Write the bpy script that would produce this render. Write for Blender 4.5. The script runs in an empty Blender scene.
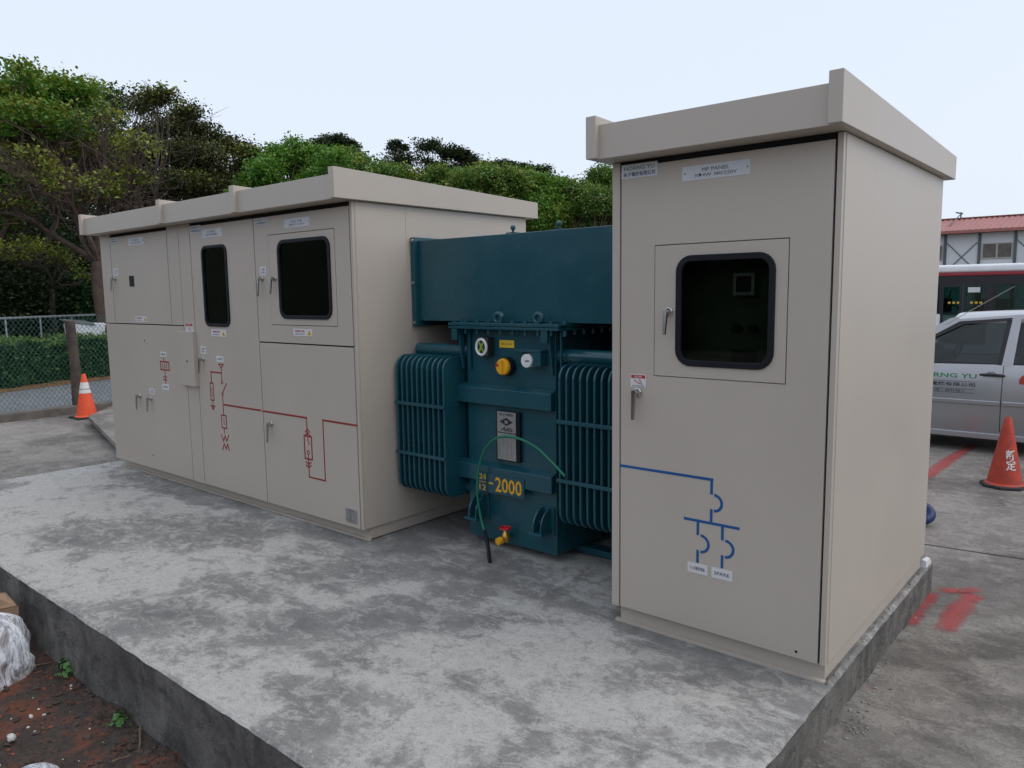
import bpy, bmesh, math, random
import numpy as np
from math import radians, sin, cos, pi, atan2, sqrt
from mathutils import Vector, Matrix, Euler, noise

rng = np.random.default_rng(7)
random.seed(7)
scene = bpy.context.scene
col = scene.collection

# ------------------------------------------------------------------ camera
CAM = np.array([2.0512, -3.1971, 1.6858])
FPX = 761.55
cam_d = bpy.data.cameras.new('camera')
cam = bpy.data.objects.new('camera', cam_d); col.objects.link(cam)
cam.location = CAM
cam.rotation_euler = Euler((1.4524, 0.0139, 0.7003), 'XYZ')
cam_d.sensor_fit = 'HORIZONTAL'; cam_d.sensor_width = 36.0
cam_d.lens = 36.0 * FPX / 1024.0
cam_d.clip_start = 0.05; cam_d.clip_end = 600
scene.camera = cam
RC = np.array(cam.rotation_euler.to_matrix())

# ------------------------------------------------------------------ sky, sun, exposure
SUN_EL, SUN_AZ = 52.0, 72.0          # azimuth from +Y towards +X
world = bpy.data.worlds.new('World'); scene.world = world
world.use_nodes = True
wn = world.node_tree; wn.nodes.clear()
w_out = wn.nodes.new('ShaderNodeOutputWorld')
w_sky = wn.nodes.new('ShaderNodeTexSky'); w_sky.sky_type = 'NISHITA'; w_sky.sun_disc = False
w_sky.sun_elevation = radians(SUN_EL); w_sky.sun_rotation = radians(SUN_AZ)
w_sky.dust_density = 4.0; w_sky.air_density = 1.0
w_b1 = wn.nodes.new('ShaderNodeBackground'); w_b1.inputs['Strength'].default_value = 0.03
w_b2 = wn.nodes.new('ShaderNodeBackground'); w_b2.inputs['Color'].default_value = (0.79, 0.86, 0.99, 1)
w_b2.inputs['Strength'].default_value = 0.86
w_add = wn.nodes.new('ShaderNodeAddShader')
wn.links.new(w_sky.outputs[0], w_b1.inputs[0])
wn.links.new(w_b1.outputs[0], w_add.inputs[0]); wn.links.new(w_b2.outputs[0], w_add.inputs[1])
wn.links.new(w_add.outputs[0], w_out.inputs[0])

sun_d = bpy.data.lights.new('sun', 'SUN'); sun = bpy.data.objects.new('sun', sun_d); col.objects.link(sun)
sun_d.energy = 0.60; sun_d.angle = radians(40); sun_d.color = (1.0, 0.96, 0.9)
sd = Vector((sin(radians(SUN_AZ)) * cos(radians(SUN_EL)), cos(radians(SUN_AZ)) * cos(radians(SUN_EL)), sin(radians(SUN_EL))))
sun.rotation_euler = sd.to_track_quat('Z', 'Y').to_euler()
sun.location = (0, 0, 20)

scene.cycles.use_denoising = True
scene.cycles.max_bounces = 8; scene.cycles.sample_clamp_indirect = 4.0
vs = scene.view_settings
vs.view_transform = 'Standard'; vs.look = 'None'; vs.exposure = 0.10; vs.gamma = 1.0; vs.use_curve_mapping = False

# ------------------------------------------------------------------ pixel -> place helpers (measuring only)
def ray(u, v):
    return RC @ np.array([(u - 512) / FPX, -(v - 384) / FPX, -1.0])
def hit(u, v, axis, val):
    d = ray(u, v); t = (val - CAM[axis]) / d[axis]; return CAM + t * d
def at(u, v, dist):
    d = ray(u, v); return CAM + d * dist / math.hypot(d[0], d[1])
def homography(src, dst):
    A = []
    for (x, y), (X, Y) in zip(src, dst):
        A.append([x, y, 1, 0, 0, 0, -X * x, -X * y, -X]); A.append([0, 0, 0, x, y, 1, -Y * x, -Y * y, -Y])
    return np.linalg.svd(np.array(A, float))[2][-1].reshape(3, 3)
LX0, LX1, RX1, DEP, HT, ZB = -5.92, -2.0, 1.07, 1.80, 2.30, 0.0875
HL = homography([(115.9, 453.7), (364.2, 532), (351.6, 204), (100.8, 234)], [(LX0, ZB), (LX1, ZB), (LX1, HT), (LX0, HT)])
HR = homography([(612.2, 604.9), (826, 667.5), (844.5, 128.8), (611.5, 164)], [(0, ZB), (RX1, ZB), (RX1, HT), (0, HT)])
def LF(u, v): q = HL @ np.array([u, v, 1.0]); return q[0] / q[2], q[1] / q[2]
def RF(u, v): q = HR @ np.array([u, v, 1.0]); return q[0] / q[2], q[1] / q[2]

# ------------------------------------------------------------------ materials
MATS = {}
class NT:
    def __init__(s, name):
        s.m = bpy.data.materials.new(name); s.m.use_nodes = True
        s.t = s.m.node_tree; s.b = s.t.nodes['Principled BSDF']; s.o = s.t.nodes['Material Output']
        MATS[name] = s.m
    def n(s, typ, **k):
        nd = s.t.nodes.new('ShaderNode' + typ)
        for a, b in k.items(): setattr(nd, a, b)
        return nd
    def l(s, a, b): s.t.links.new(a, b)
    def coords(s, scale=(1, 1, 1), kind='Object', rot=(0, 0, 0)):
        tc = s.n('TexCoord'); mp = s.n('Mapping'); mp.inputs['Scale'].default_value = scale; mp.inputs['Rotation'].default_value = rot
        s.l(tc.outputs[kind], mp.inputs[0]); return mp.outputs[0]
    def noise(s, vec, scale, detail=6, rough=0.55, dist=0.0):
        nd = s.n('TexNoise'); nd.inputs['Scale'].default_value = scale; nd.inputs['Detail'].default_value = detail
        nd.inputs['Roughness'].default_value = rough; nd.inputs['Distortion'].default_value = dist
        s.l(vec, nd.inputs['Vector']); return nd.outputs[0]
    def ramp(s, fac, stops):
        nd = s.n('ValToRGB'); e = nd.color_ramp.elements
        while len(e) < len(stops): e.new(0.5)
        for el, (p, c) in zip(e, stops):
            el.position = p; el.color = (c, c, c, 1) if not hasattr(c, '__len__') else (*c, 1)
        s.l(fac, nd.inputs[0]); return nd.outputs[0]
    def mix(s, fac, a, b, mode='MIX'):
        nd = s.n('MixRGB', blend_type=mode)
        for sock, v in zip(nd.inputs, (fac, a, b)):
            if isinstance(v, (int, float)): sock.default_value = v
            elif isinstance(v, tuple): sock.default_value = (*v, 1)
            else: s.l(v, sock)
        return nd.outputs[0]
    def math(s, op, a, b=0.0):
        nd = s.n('Math', operation=op)
        for sock, v in zip(nd.inputs, (a, b)):
            if isinstance(v, (int, float)): sock.default_value = v
            else: s.l(v, sock)
        return nd.outputs[0]
    def bump(s, h, strength=0.3, dist=0.01):
        nd = s.n('Bump'); nd.inputs['Strength'].default_value = strength; nd.inputs['Distance'].default_value = dist
        s.l(h, nd.inputs['Height']); s.l(nd.outputs[0], s.b.inputs['Normal'])
    def base(s, c):
        if isinstance(c, tuple): s.b.inputs['Base Color'].default_value = (*c, 1)
        else: s.l(c, s.b.inputs['Base Color'])
    def set(s, **k):
        for a, v in k.items():
            sock = s.b.inputs[a.replace('_', ' ')]
            if isinstance(v, (int, float)): sock.default_value = v
            else: s.l(v, sock)

def simple(name, c, rough=0.5, metal=0.0, var=0.08, scale=6.0, bump=0.0, bscale=60.0, spec=0.5):
    t = NT(name); v = t.coords()
    f = t.noise(v, scale, 5)
    dark = tuple(x * (1 - var) for x in c); light = tuple(min(1, x * (1 + var)) for x in c)
    t.base(t.ramp(f, [(0.3, dark), (0.7, light)]))
    t.set(Roughness=rough, Metallic=metal); t.b.inputs['Specular IOR Level'].default_value = spec
    if bump > 0: t.bump(t.noise(v, bscale, 3), bump, 0.002)
    return t

# beige powder-coated sheet: fine orange peel, faint dust streaks running down
t = NT('cabinet_paint'); v = t.coords(); vs2 = t.coords((5, 5, 0.35))
f = t.noise(v, 1.6, 4); g = t.noise(vs2, 2.0, 5, 0.6)
c = t.ramp(f, [(0.3, (0.470, 0.418, 0.356)), (0.7, (0.498, 0.443, 0.378))])
c = t.mix(t.math('MULTIPLY', t.ramp(g, [(0.55, 0.0), (0.78, 1.0)]), 0.09), c, (0.33, 0.30, 0.26))
t.base(c); t.set(Roughness=t.ramp(f, [(0.2, 0.34), (0.8, 0.46)]))
t.bump(t.math('ADD', t.noise(v, 260, 2), t.math('MULTIPLY', t.noise(v, 2.2, 2), 6.0)), 0.10, 0.001)
simple('roof_top_dirt', (0.42, 0.41, 0.39), 0.7, 0, .2, 9)

# teal transformer enamel
t = NT('teal_paint'); v = t.coords(); f = t.noise(v, 2.2, 5)
c = t.ramp(f, [(0.3, (0.008, 0.064, 0.086)), (0.7, (0.012, 0.080, 0.104))])
d = t.ramp(t.noise(t.coords((3, 3, 1)), 3.5, 8, 0.7, 0.4), [(0.6, 0.0), (0.78, 1.0)])
c = t.mix(t.math('MULTIPLY', d, 0.14), c, (0.08, 0.14, 0.16))
t.b.inputs['Specular IOR Level'].default_value = .55
t.base(c); t.set(Roughness=t.ramp(f, [(0.3, 0.20), (0.7, 0.34)])); t.bump(t.noise(v, 40, 3), 0.05, 0.002)

simple('chrome', (0.48, 0.46, 0.44), 0.2, 1.0, .1, 30)
simple('dark_rubber', (0.010, 0.011, 0.016), 0.5, 0, .2, spec=.22)
simple('gap_black', (0.008, 0.008, 0.008), 0.8)
simple('plate_white', (0.60, 0.62, 0.66), 0.4, 0, .05)
simple('plate_silver', (0.42, 0.42, 0.42), 0.35, .6, .12, 40)
simple('sticker_white', (0.66, 0.66, 0.66), 0.5, 0, .06)
simple('sticker_red', (0.42, 0.03, 0.03), 0.5)
simple('sticker_yellow', (0.75, 0.50, 0.03), 0.5)
simple('ink_black', (0.02, 0.02, 0.025), 0.6)
simple('ink_navy', (0.015, 0.02, 0.09), 0.6)
simple('ink_green', (0.02, 0.20, 0.07), 0.5)
simple('mimic_red', (0.27, 0.018, 0.018), 0.5)
simple('mimic_blue', (0.006, 0.085, 0.27), 0.45)
simple('number_yellow', (0.75, 0.38, 0.012), 0.55, 0, .12, 40)
simple('gauge_yellow', (0.80, 0.40, 0.01), 0.4)
simple('gauge_white', (0.72, 0.73, 0.72), 0.35)
simple('gauge_green', (0.28, 0.42, 0.05), 0.4)
simple('valve_red', (0.50, 0.015, 0.015), 0.4)
simple('brass', (0.62, 0.36, 0.07), 0.32, .8)
simple('zinc', (0.45, 0.46, 0.47), 0.4, .9, .2, 60)
simple('cable_green', (0.006, 0.16, 0.085), 0.35)
simple('inner_green', (0.11, 0.135, 0.10), 0.6, 0, .3, 3)
simple('inner_dark', (0.02, 0.022, 0.022), 0.5)
simple('cardboard', (0.30, 0.18, 0.10), 0.8, 0, .12, 10)
simple('weed_green', (0.06, 0.16, 0.03), 0.5)
simple('twig', (0.16, 0.11, 0.07), 0.8)
simple('stone_white', (0.55, 0.53, 0.50), 0.7, 0, .2, 20)
simple('pebble', (0.28, 0.27, 0.26), 0.8, 0, .35, 12)
simple('clod', (0.060, 0.042, 0.034), 0.9, 0, .4, 9)
simple('brick_clod', (0.20, 0.058, 0.028), 0.9, 0, .35, 9)
simple('blue_hose', (0.012, 0.028, 0.11), 0.45)
simple('fence_wire', (0.030, 0.105, 0.085), 0.5)
simple('fence_post', (0.075, 0.058, 0.047), 0.85, 0, .4, 8, .4, 40)
simple('kerb_wood', (0.13, 0.115, 0.10), 0.85, 0, .3, 6, .4, 40)
simple('rail_grey', (0.38, 0.40, 0.42), 0.4, .5)
simple('bin_white', (0.62, 0.65, 0.70), 0.5, 0, .15, 5)
simple('bin_lid', (0.16, 0.17, 0.18), 0.5)
simple('bark', (0.080, 0.054, 0.042), 0.9, 0, .35, 7, .6, 30)
simple('bark_grey', (0.11, 0.088, 0.072), 0.9, 0, .35, 7, .6, 30)
simple('cone_white', (0.70, 0.68, 0.66), 0.45, 0, .1, 12)
simple('cone_rubber', (0.03, 0.028, 0.027), 0.8, 0, .4, 20)
simple('car_trim', (0.018, 0.018, 0.02), 0.5)
simple('car_interior', (0.035, 0.035, 0.038), 0.8, 0, .2)
simple('tyre', (0.018, 0.018, 0.018), 0.85)
simple('alloy', (0.45, 0.45, 0.46), 0.3, .9)
simple('lamp_red', (0.35, 0.012, 0.012), 0.2)
simple('lamp_clear', (0.6, 0.62, 0.64), 0.15)
simple('bus_white', (0.82, 0.83, 0.84), 0.35, 0, .04)
simple('bus_red', (0.30, 0.02, 0.035), 0.4)
simple('bus_black', (0.013, 0.013, 0.016), 0.35)
simple('bus_yellow', (0.65, 0.42, 0.04), 0.5)
simple('bus_inside', (0.10, 0.12, 0.12), 0.8, 0, .5, 2)
simple('wall_panel', (0.70, 0.71, 0.72), 0.6, 0, .06, 1.5)
simple('steel_column', (0.10, 0.115, 0.125), 0.5)
simple('roof_red', (0.36, 0.13, 0.11), 0.55, 0, .14, 3)
simple('window_alu', (0.42, 0.40, 0.35), 0.5, .3)
simple('window_mesh', (0.13, 0.115, 0.10), 0.6, 0, .3, 4)
simple('leaf_litter', (0.17, 0.085, 0.03), 0.9, 0, .5, 6)

t = simple('car_silver', (0.40, 0.40, 0.41), 0.32, .55, .03); t.b.inputs['Coat Weight'].default_value = .6

def cone_mat(name, c1, c2):
    t = NT(name); v = t.coords(); f = t.noise(v, 12, 8, .65, .5)
    t.base(t.ramp(f, [(0.42, c1), (0.68, c2)])); t.set(Roughness=.55); t.bump(t.noise(v, 60, 3), .2, .003)
cone_mat('cone_orange', (0.80, 0.085, 0.022), (0.86, 0.11, 0.035))
cone_mat('cone_worn', (0.52, 0.052, 0.022), (0.30, 0.045, 0.028))

def glass(name, tint, trans=0.6, rough=0.02, ior=1.45):
    t = NT(name); t.t.nodes.remove(t.b)
    tr = t.n('BsdfTransparent'); tr.inputs[0].default_value = (*tint, 1)
    gl = t.n('BsdfGlossy'); gl.inputs['Roughness'].default_value = rough; gl.inputs[0].default_value = (.9, .93, .92, 1)
    fr = t.n('Fresnel'); fr.inputs[0].default_value = ior
    mx = t.n('MixShader'); t.l(fr.outputs[0], mx.inputs[0]); t.l(tr.outputs[0], mx.inputs[1]); t.l(gl.outputs[0], mx.inputs[2])
    t.l(mx.outputs[0], t.o.inputs[0])
glass('window_glass', (0.52, 0.56, 0.52), ior=1.30)
glass('car_glass', (0.42, 0.46, 0.46), ior=1.5)
glass('bus_glass', (0.35, 0.50, 0.48), ior=1.5)

# pad concrete: pale laitance flaking over grey, trowel streaks, pits
def concrete(name, dark, mid, pale, sc=1.0, cover=0.5, rot=0.5, edge=.045, grit_amt=.5, drift=0.0):
    t = NT(name); v = t.coords((1, 1.35, 1), rot=(0, 0, rot)); vp = t.coords()
    big = t.noise(v, 0.75 * sc, 3, .5, .2)
    med = t.noise(v, 1.7 * sc, 15, .66, .35)
    fine = t.noise(vp, 17, 12, .78, .2)
    g1 = t.noise(vp, 48, 8, .82); g2 = t.noise(vp, 150, 3, .75)
    m = t.math('ADD', t.math('MULTIPLY', big, .80), t.math('ADD', t.math('MULTIPLY', med, .72), t.math('MULTIPLY', fine, .12)))
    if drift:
        sp = t.n('SeparateXYZ'); t.l(vp, sp.inputs[0]); m = t.math('SUBTRACT', m, t.math('MULTIPLY', sp.outputs['Y'], drift))  # fewer pale flakes rearwards; also paints in shade under the transformer
    th = .82 + (.5 - cover) * .9
    mask = t.ramp(m, [(max(0, th - edge), 0.0), (th + edge, 1.0)])
    soft = t.ramp(m, [(th - .16, 0.0), (th + .10, 1.0)])
    c = t.ramp(t.noise(v, 3.1 * sc, 12, .7, .3), [(0.34, dark), (0.64, mid)])
    c = t.mix(t.math('MULTIPLY', soft, .35), c, pale)
    m2 = t.noise(v, 6.5 * sc, 15, .78, .5); fl = t.math('MULTIPLY', t.ramp(m2, [(.51, 0.0), (.545, 1.0)]), t.ramp(m, [(th - .26, .0), (th - .04, .85)]))
    c = t.mix(fl, c, tuple(x * .86 for x in pale))
    dk = t.noise(v, 4.6 * sc, 15, .76, .5)
    c = t.mix(t.math('MULTIPLY', mask, t.ramp(fine, [(.32, .25), (.56, .95)])), c, pale)
    c = t.mix(t.math('MULTIPLY', t.ramp(dk, [(.41, .9), (.455, 0.0)]), .75), c, mid)
    st = t.noise(t.coords((1.0, 5, 1), rot=(0, 0, rot + .5)), 3.0, 14, .8, .8)
    c = t.mix(t.math('MULTIPLY', t.ramp(st, [(.565, 0.0), (.60, 1.0)]), t.ramp(m, [(th - .30, .05), (th, .60)])), c, tuple(x * 1.05 for x in pale))
    c = t.mix(t.math('MULTIPLY', t.ramp(g1, [(.30, 1.0), (.46, 0.0)]), grit_amt), c, tuple(x * .42 for x in dark))
    c = t.mix(t.math('MULTIPLY', t.ramp(g2, [(.30, 1.0), (.48, 0.0)]), grit_amt*.7), c, tuple(x * .55 for x in dark))
    c = t.mix(t.math('MULTIPLY', t.ramp(g1, [(.56, 0.0), (.75, 1.0)]), grit_amt*.6), c, tuple(min(1, x * 1.2) for x in pale))
    t.base(c); t.set(Roughness=.92)
    h = t.math('ADD', t.math('MULTIPLY', mask, .35), t.math('ADD', t.math('MULTIPLY', fine, .7), t.math('ADD', t.math('MULTIPLY', g1, .6), t.math('MULTIPLY', g2, .25))))
    t.bump(h, .6, .008)
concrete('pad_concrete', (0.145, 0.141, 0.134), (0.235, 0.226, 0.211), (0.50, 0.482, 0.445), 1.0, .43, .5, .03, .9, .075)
concrete('yard_concrete', (0.095, 0.085, 0.073), (0.185, 0.168, 0.147), (0.33, 0.305, 0.27), .8, .44, 1.1, .12, 1.0)

t = NT('pad_side'); v = t.coords((1, 1, .5)); f = t.noise(v, 5, 10, .7, .6); g = t.noise(t.coords(), 40, 6, .7)
c = t.ramp(f, [(.32, (0.10, 0.093, 0.082)), (.50, (0.21, 0.198, 0.178)), (.70, (0.31, 0.295, 0.268))])
c = t.mix(t.ramp(t.noise(t.coords((1, 1, 2.2)), 2.4, 8, .7, 1.), [(.5, 0.), (.66, .7)]), c, (0.06, 0.058, 0.052))
pk = t.noise(t.coords(), 14, 12, .8, .6); c = t.mix(t.ramp(pk, [(.36, .85), (.45, 0.0)]), c, (0.055, 0.050, 0.043)); c = t.mix(t.ramp(pk, [(.56, 0.0), (.66, .5)]), c, (0.36, 0.34, 0.305))
t.base(c); t.set(Roughness=.95); t.bump(t.math('ADD', t.math('ADD', f, g), t.math('MULTIPLY', pk, 1.5)), .9, .025)

t = NT('paver'); v = t.coords(rot=(0, 0, .75)); br = t.n('TexBrick'); br.inputs['Scale'].default_value = 2.6
br.inputs['Color1'].default_value = (.15, .158, .165, 1); br.inputs['Color2'].default_value = (.21, .218, .225, 1); br.inputs['Mortar'].default_value = (.11, .115, .12, 1)
br.inputs['Mortar Size'].default_value = .02; t.l(v, br.inputs['Vector']); t.base(br.outputs[0]); t.set(Roughness=.9)

t = NT('soil'); v = t.coords(); f = t.noise(v, 3.2, 9, .7, .4); g = t.noise(v, 45, 6, .75)
c = t.ramp(g, [(.3, (0.028, 0.020, 0.016)), (.7, (0.10, 0.075, 0.060))])
c = t.mix(t.math('MULTIPLY', t.ramp(f, [(.50, 0.), (.60, 1.)]), t.ramp(g, [(.35, .45), (.6, 1.)])), c, (0.20, 0.062, 0.028))
t.base(c); t.set(Roughness=.95); t.bump(g, 1.0, .02)

t = NT('ground_earth'); v = t.coords(); f = t.noise(v, .5, 8, .7)
t.base(t.ramp(f, [(.35, (0.022, 0.030, 0.014)), (.65, (0.045, 0.055, 0.022))])); t.set(Roughness=.95)

t = NT('spray_red'); v = t.coords(); f = t.noise(v, 9, 8, .75); g = t.noise(v, 120, 4, .8)
t.base(t.ramp(f, [(.3, (0.50, 0.085, 0.085)), (.7, (0.42, 0.055, 0.055))])); t.set(Roughness=.85)
at_ = t.n('Attribute', attribute_name='edge')
al = t.math('ADD', t.math('MULTIPLY', at_.outputs['Fac'], .95), t.math('ADD', t.math('MULTIPLY', f, 1.0), t.math('MULTIPLY', g, 1.3)))
cl_ = t.math('MULTIPLY', t.math('SUBTRACT', al, 1.42), 1.25); cl_.node.use_clamp = True
t.set(Alpha=t.math('MULTIPLY', cl_, .82))

# crumpled clear film
t = NT('plastic_film'); t.b.inputs['Base Color'].default_value = (.86, .89, .94, 1)
t.set(Roughness=.25); f = t.noise(t.coords((1, 1, .22)), 24, 9, .72, 1.8)
t.set(Alpha=t.ramp(f, [(.36, .10), (.47, .38), (.58, .95)])); t.bump(t.noise(t.coords((1, 1, .4)), 22, 5, .6, 2.0), .7, .02)

def leafmat(name, stops, rough=.5, tl=.25):
    t = NT(name); geo = t.n('NewGeometry')
    c = t.ramp(geo.outputs['Random Per Island'], stops)
    t.base(c); t.set(Roughness=rough); t.b.inputs['Specular IOR Level'].default_value = .35
    tr = t.n('BsdfTranslucent'); t.l(t.mix(1.0, c, (1.0, 1.0, .45), 'MULTIPLY'), tr.inputs[0])
    mx = t.n('MixShader'); mx.inputs[0].default_value = tl
    t.l(t.b.outputs[0], mx.inputs[1]); t.l(tr.outputs[0], mx.inputs[2]); t.l(mx.outputs[0], t.o.inputs[0])
leafmat('leaf_bright', [(0., (.050, .150, .020)), (.5, (.100, .245, .034)), (.85, (.17, .32, .055)), (1., (.25, .35, .08))], tl=.35)
leafmat('leaf_yellow', [(0., (.095, .145, .022)), (.5, (.19, .235, .034)), (1., (.33, .33, .055))])
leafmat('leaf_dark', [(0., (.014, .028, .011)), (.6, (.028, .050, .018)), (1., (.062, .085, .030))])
leafmat('leaf_mid', [(0., (.052, .125, .028)), (.5, (.115, .225, .048)), (.9, (.20, .30, .072)), (1., (.32, .29, .10))], tl=.35)
leafmat('leaf_olive', [(0., (.036, .050, .018)), (.6, (.072, .082, .030)), (1., (.135, .130, .050))])
leafmat('leaf_hedge', [(0., (.012, .050, .020)), (.6, (.026, .095, .032)), (1., (.10, .19, .045))])

# ------------------------------------------------------------------ mesh builder
def root_loc(o):
    while o.parent: o = o.parent
    return Vector(o.location)
class MB:
    def __init__(s): s.v = []; s.f = []
    def add(s, vs, fs):
        b = len(s.v); s.v += [tuple(p) for p in vs]; s.f += [tuple(i + b for i in f) for f in fs]; return s
    def box(s, x0, x1, y0, y1, z0, z1):
        return s.add([(x0,y0,z0),(x1,y0,z0),(x1,y1,z0),(x0,y1,z0),(x0,y0,z1),(x1,y0,z1),(x1,y1,z1),(x0,y1,z1)],
              [(0,3,2,1),(4,5,6,7),(0,1,5,4),(1,2,6,5),(2,3,7,6),(3,0,4,7)])
    def prism(s, poly, axis, a, b):       # poly in the two other axes, in order
        n = len(poly)
        def P(p, q): r = list(p); r.insert(axis, q); return r
        vs = [P(p, a) for p in poly] + [P(p, b) for p in poly]
        fs = [tuple(range(n))[::-1], tuple(range(n, 2*n))] + [(i, (i+1) % n, n + (i+1) % n, n + i) for i in range(n)]
        return s.add(vs, fs)
    def tube(s, pts, r, n=8, cap=True):
        pts = [Vector(p) for p in pts]; rs = r if hasattr(r, '__len__') else [r] * len(pts)
        vs = []; up = None
        for i, p in enumerate(pts):
            d = (pts[min(i+1, len(pts)-1)] - pts[max(i-1, 0)]).normalized()
            if up is None: up = Vector((0,0,1)) if abs(d.z) < .9 else Vector((1,0,0))
            a = d.cross(up)
            if a.length < 1e-4: a = d.orthogonal()
            a.normalize(); b = a.cross(d).normalized(); up = b
            for k in range(n):
                an = 2*pi*k/n; vs.append(p + (a*cos(an) + b*sin(an)) * rs[i])
        fs = [(i*n+k, i*n+(k+1) % n, (i+1)*n+(k+1) % n, (i+1)*n+k) for i in range(len(pts)-1) for k in range(n)]
        if cap: fs += [tuple(range(n))[::-1], tuple(range((len(pts)-1)*n, len(pts)*n))]
        return s.add(vs, fs)
    def cyl(s, a, b, r, n=16, r2=None): return s.tube([a, b], [r, r if r2 is None else r2], n)
    def lathe(s, prof, c, n=24):           # prof (r,z)
        vs = []; m = len(prof)
        for r, z in prof:
            for k in range(n): vs.append((c[0]+r*cos(2*pi*k/n), c[1]+r*sin(2*pi*k/n), c[2]+z))
        fs = [(i*n+k, i*n+(k+1) % n, (i+1)*n+(k+1) % n, (i+1)*n+k) for i in range(m-1) for k in range(n)]
        fs += [tuple(range(n))[::-1], tuple(range((m-1)*n, m*n))]
        return s.add(vs, fs)
    def ring(s, o, i, y0, y1, ri=.02, ro=0.0, k=6):   # plate in XZ with rounded hole; o,i = (x0,x1,z0,z1)
        def loop(r, rad):
            x0,x1,z0,z1 = r; out = []
            for cx, cz, a0 in ((x1-rad,z1-rad,0),(x0+rad,z1-rad,90),(x0+rad,z0+rad,180),(x1-rad,z0+rad,270)):
                for j in range(k+1):
                    a = radians(a0 + 90*j/k); out.append((cx+rad*cos(a), cz+rad*sin(a)))
            return out
        A = loop(o, max(ro, 1e-5)); B = loop(i, max(ri, 1e-5)); n = len(A)
        vs = [(x,y0,z) for x,z in A] + [(x,y0,z) for x,z in B] + [(x,y1,z) for x,z in A] + [(x,y1,z) for x,z in B]
        fs = []
        for j in range(n):
            q = (j+1) % n
            fs += [(j,q,n+q,n+j), (2*n+j,3*n+j,3*n+q,2*n+q), (j,2*n+j,2*n+q,q), (n+j,n+q,3*n+q,3*n+j)]
        return s.add(vs, fs)
    def rrect(s, r, y0, y1, rad, k=6):
        x0,x1,z0,z1 = r; pts = []
        for cx, cz, a0 in ((x1-rad,z1-rad,0),(x0+rad,z1-rad,90),(x0+rad,z0+rad,180),(x1-rad,z0+rad,270)):
            for j in range(k+1):
                a = radians(a0 + 90*j/k); pts.append((cx+rad*cos(a), cz+rad*sin(a)))
        return s.prism(pts, 1, y0, y1)
    def build(s, name, mat, parent=None, bevel=0.0, smooth=False, seg=2):
        me = bpy.data.meshes.new(name)
        off = root_loc(parent) if parent else Vector((0,0,0))
        me.from_pydata([(x-off.x, y-off.y, z-off.z) for x, y, z in s.v], [], s.f); me.update()
        bm = bmesh.new(); bm.from_mesh(me); bmesh.ops.recalc_face_normals(bm, faces=bm.faces); bm.to_mesh(me); bm.free()
        return link(name, me, mat, parent, bevel, smooth, seg)
def link(name, me, mat, parent=None, bevel=0.0, smooth=False, seg=2):
    o = bpy.data.objects.new(name, me); col.objects.link(o)
    if mat: me.materials.append(MATS[mat])
    if parent: o.parent = parent
    if smooth or bevel > 0:
        for p in me.polygons: p.use_smooth = True
    if smooth and bevel == 0:
        try: me.set_sharp_from_angle(angle=radians(40))
        except Exception: pass
    if bevel > 0:
        md = o.modifiers.new('bevel', 'BEVEL'); md.width = bevel; md.segments = seg; md.limit_method = 'ANGLE'; md.angle_limit = radians(35)
        md.harden_normals = True
    return o
def thing(name, loc, label, cat, group=None):
    o = bpy.data.objects.new(name, None); col.objects.link(o); o.location = loc; o.empty_display_size = .1
    return tag(o, label, cat, group)
def tag(o, label=None, cat=None, group=None, kind=None):
    if label: o['label'] = label
    if cat: o['category'] = cat
    if group: o['group'] = group
    if kind: o['kind'] = kind
    return o
def text(name, body, cx, cz, w, h, y, mat, parent, bold=0.0, shear=0.0, mapf=None):
    cu = bpy.data.curves.new(name, 'FONT'); cu.body = body; cu.align_x = 'CENTER'; cu.resolution_u = 2
    cu.offset = bold; cu.shear = shear; cu.space_line = .95
    o = bpy.data.objects.new(name, cu); col.objects.link(o)
    dg = bpy.context.evaluated_depsgraph_get(); dg.update()
    me = bpy.data.meshes.new_from_object(o.evaluated_get(dg))
    bpy.data.objects.remove(o); bpy.data.curves.remove(cu)
    n = len(me.vertices); co = np.empty(n*3); me.vertices.foreach_get('co', co); co = co.reshape(-1, 3)
    mn, mx = co.min(0), co.max(0); s_ = mx - mn
    X = (co[:, 0] - (mn[0]+mx[0])/2) / s_[0] * w; Z = (co[:, 1] - (mn[1]+mx[1])/2) / s_[1] * h
    if mapf: P = np.array([mapf(a, b) for a, b in zip(X, Z)])
    else: P = np.stack([cx + X, np.full(n, y), cz + Z], 1)
    P = P - np.array(root_loc(parent))
    me.vertices.foreach_set('co', P.ravel()); me.update()
    me.materials.clear(); me.name = name
    return link(name, me, mat, parent)
def rect(F, pts):
    q = [F(*p) for p in pts]; xs = sorted(a for a, b in q); zs = sorted(b for a, b in q)
    return ((xs[0]+xs[1])/2, (xs[2]+xs[3])/2, (zs[0]+zs[1])/2, (zs[2]+zs[3])/2) if len(q) == 4 else (xs[0], xs[-1], zs[0], zs[-1])
def strokes(mb, F, pts, w, y, snap=True):
    q = [list(F(*p)) for p in pts]
    for a, b in zip(q, q[1:]):
        if snap:
            if abs(a[0]-b[0]) < .12*abs(a[1]-b[1]): b[0] = a[0]
            elif abs(a[1]-b[1]) < .12*abs(a[0]-b[0]): b[1] = a[1]
    for a, b in zip(q, q[1:]):
        d = np.array(b) - np.array(a); L = np.linalg.norm(d)
        if L < 1e-6: continue
        d /= L; n = np.array([-d[1], d[0]]) * w/2; e = d * w/2
        A, B = np.array(a) - e, np.array(b) + e
        mb.prism([tuple(A-n), tuple(B-n), tuple(B+n), tuple(A+n)], 1, y-.0012 - .0002*random.random(), y+.0005)
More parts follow.
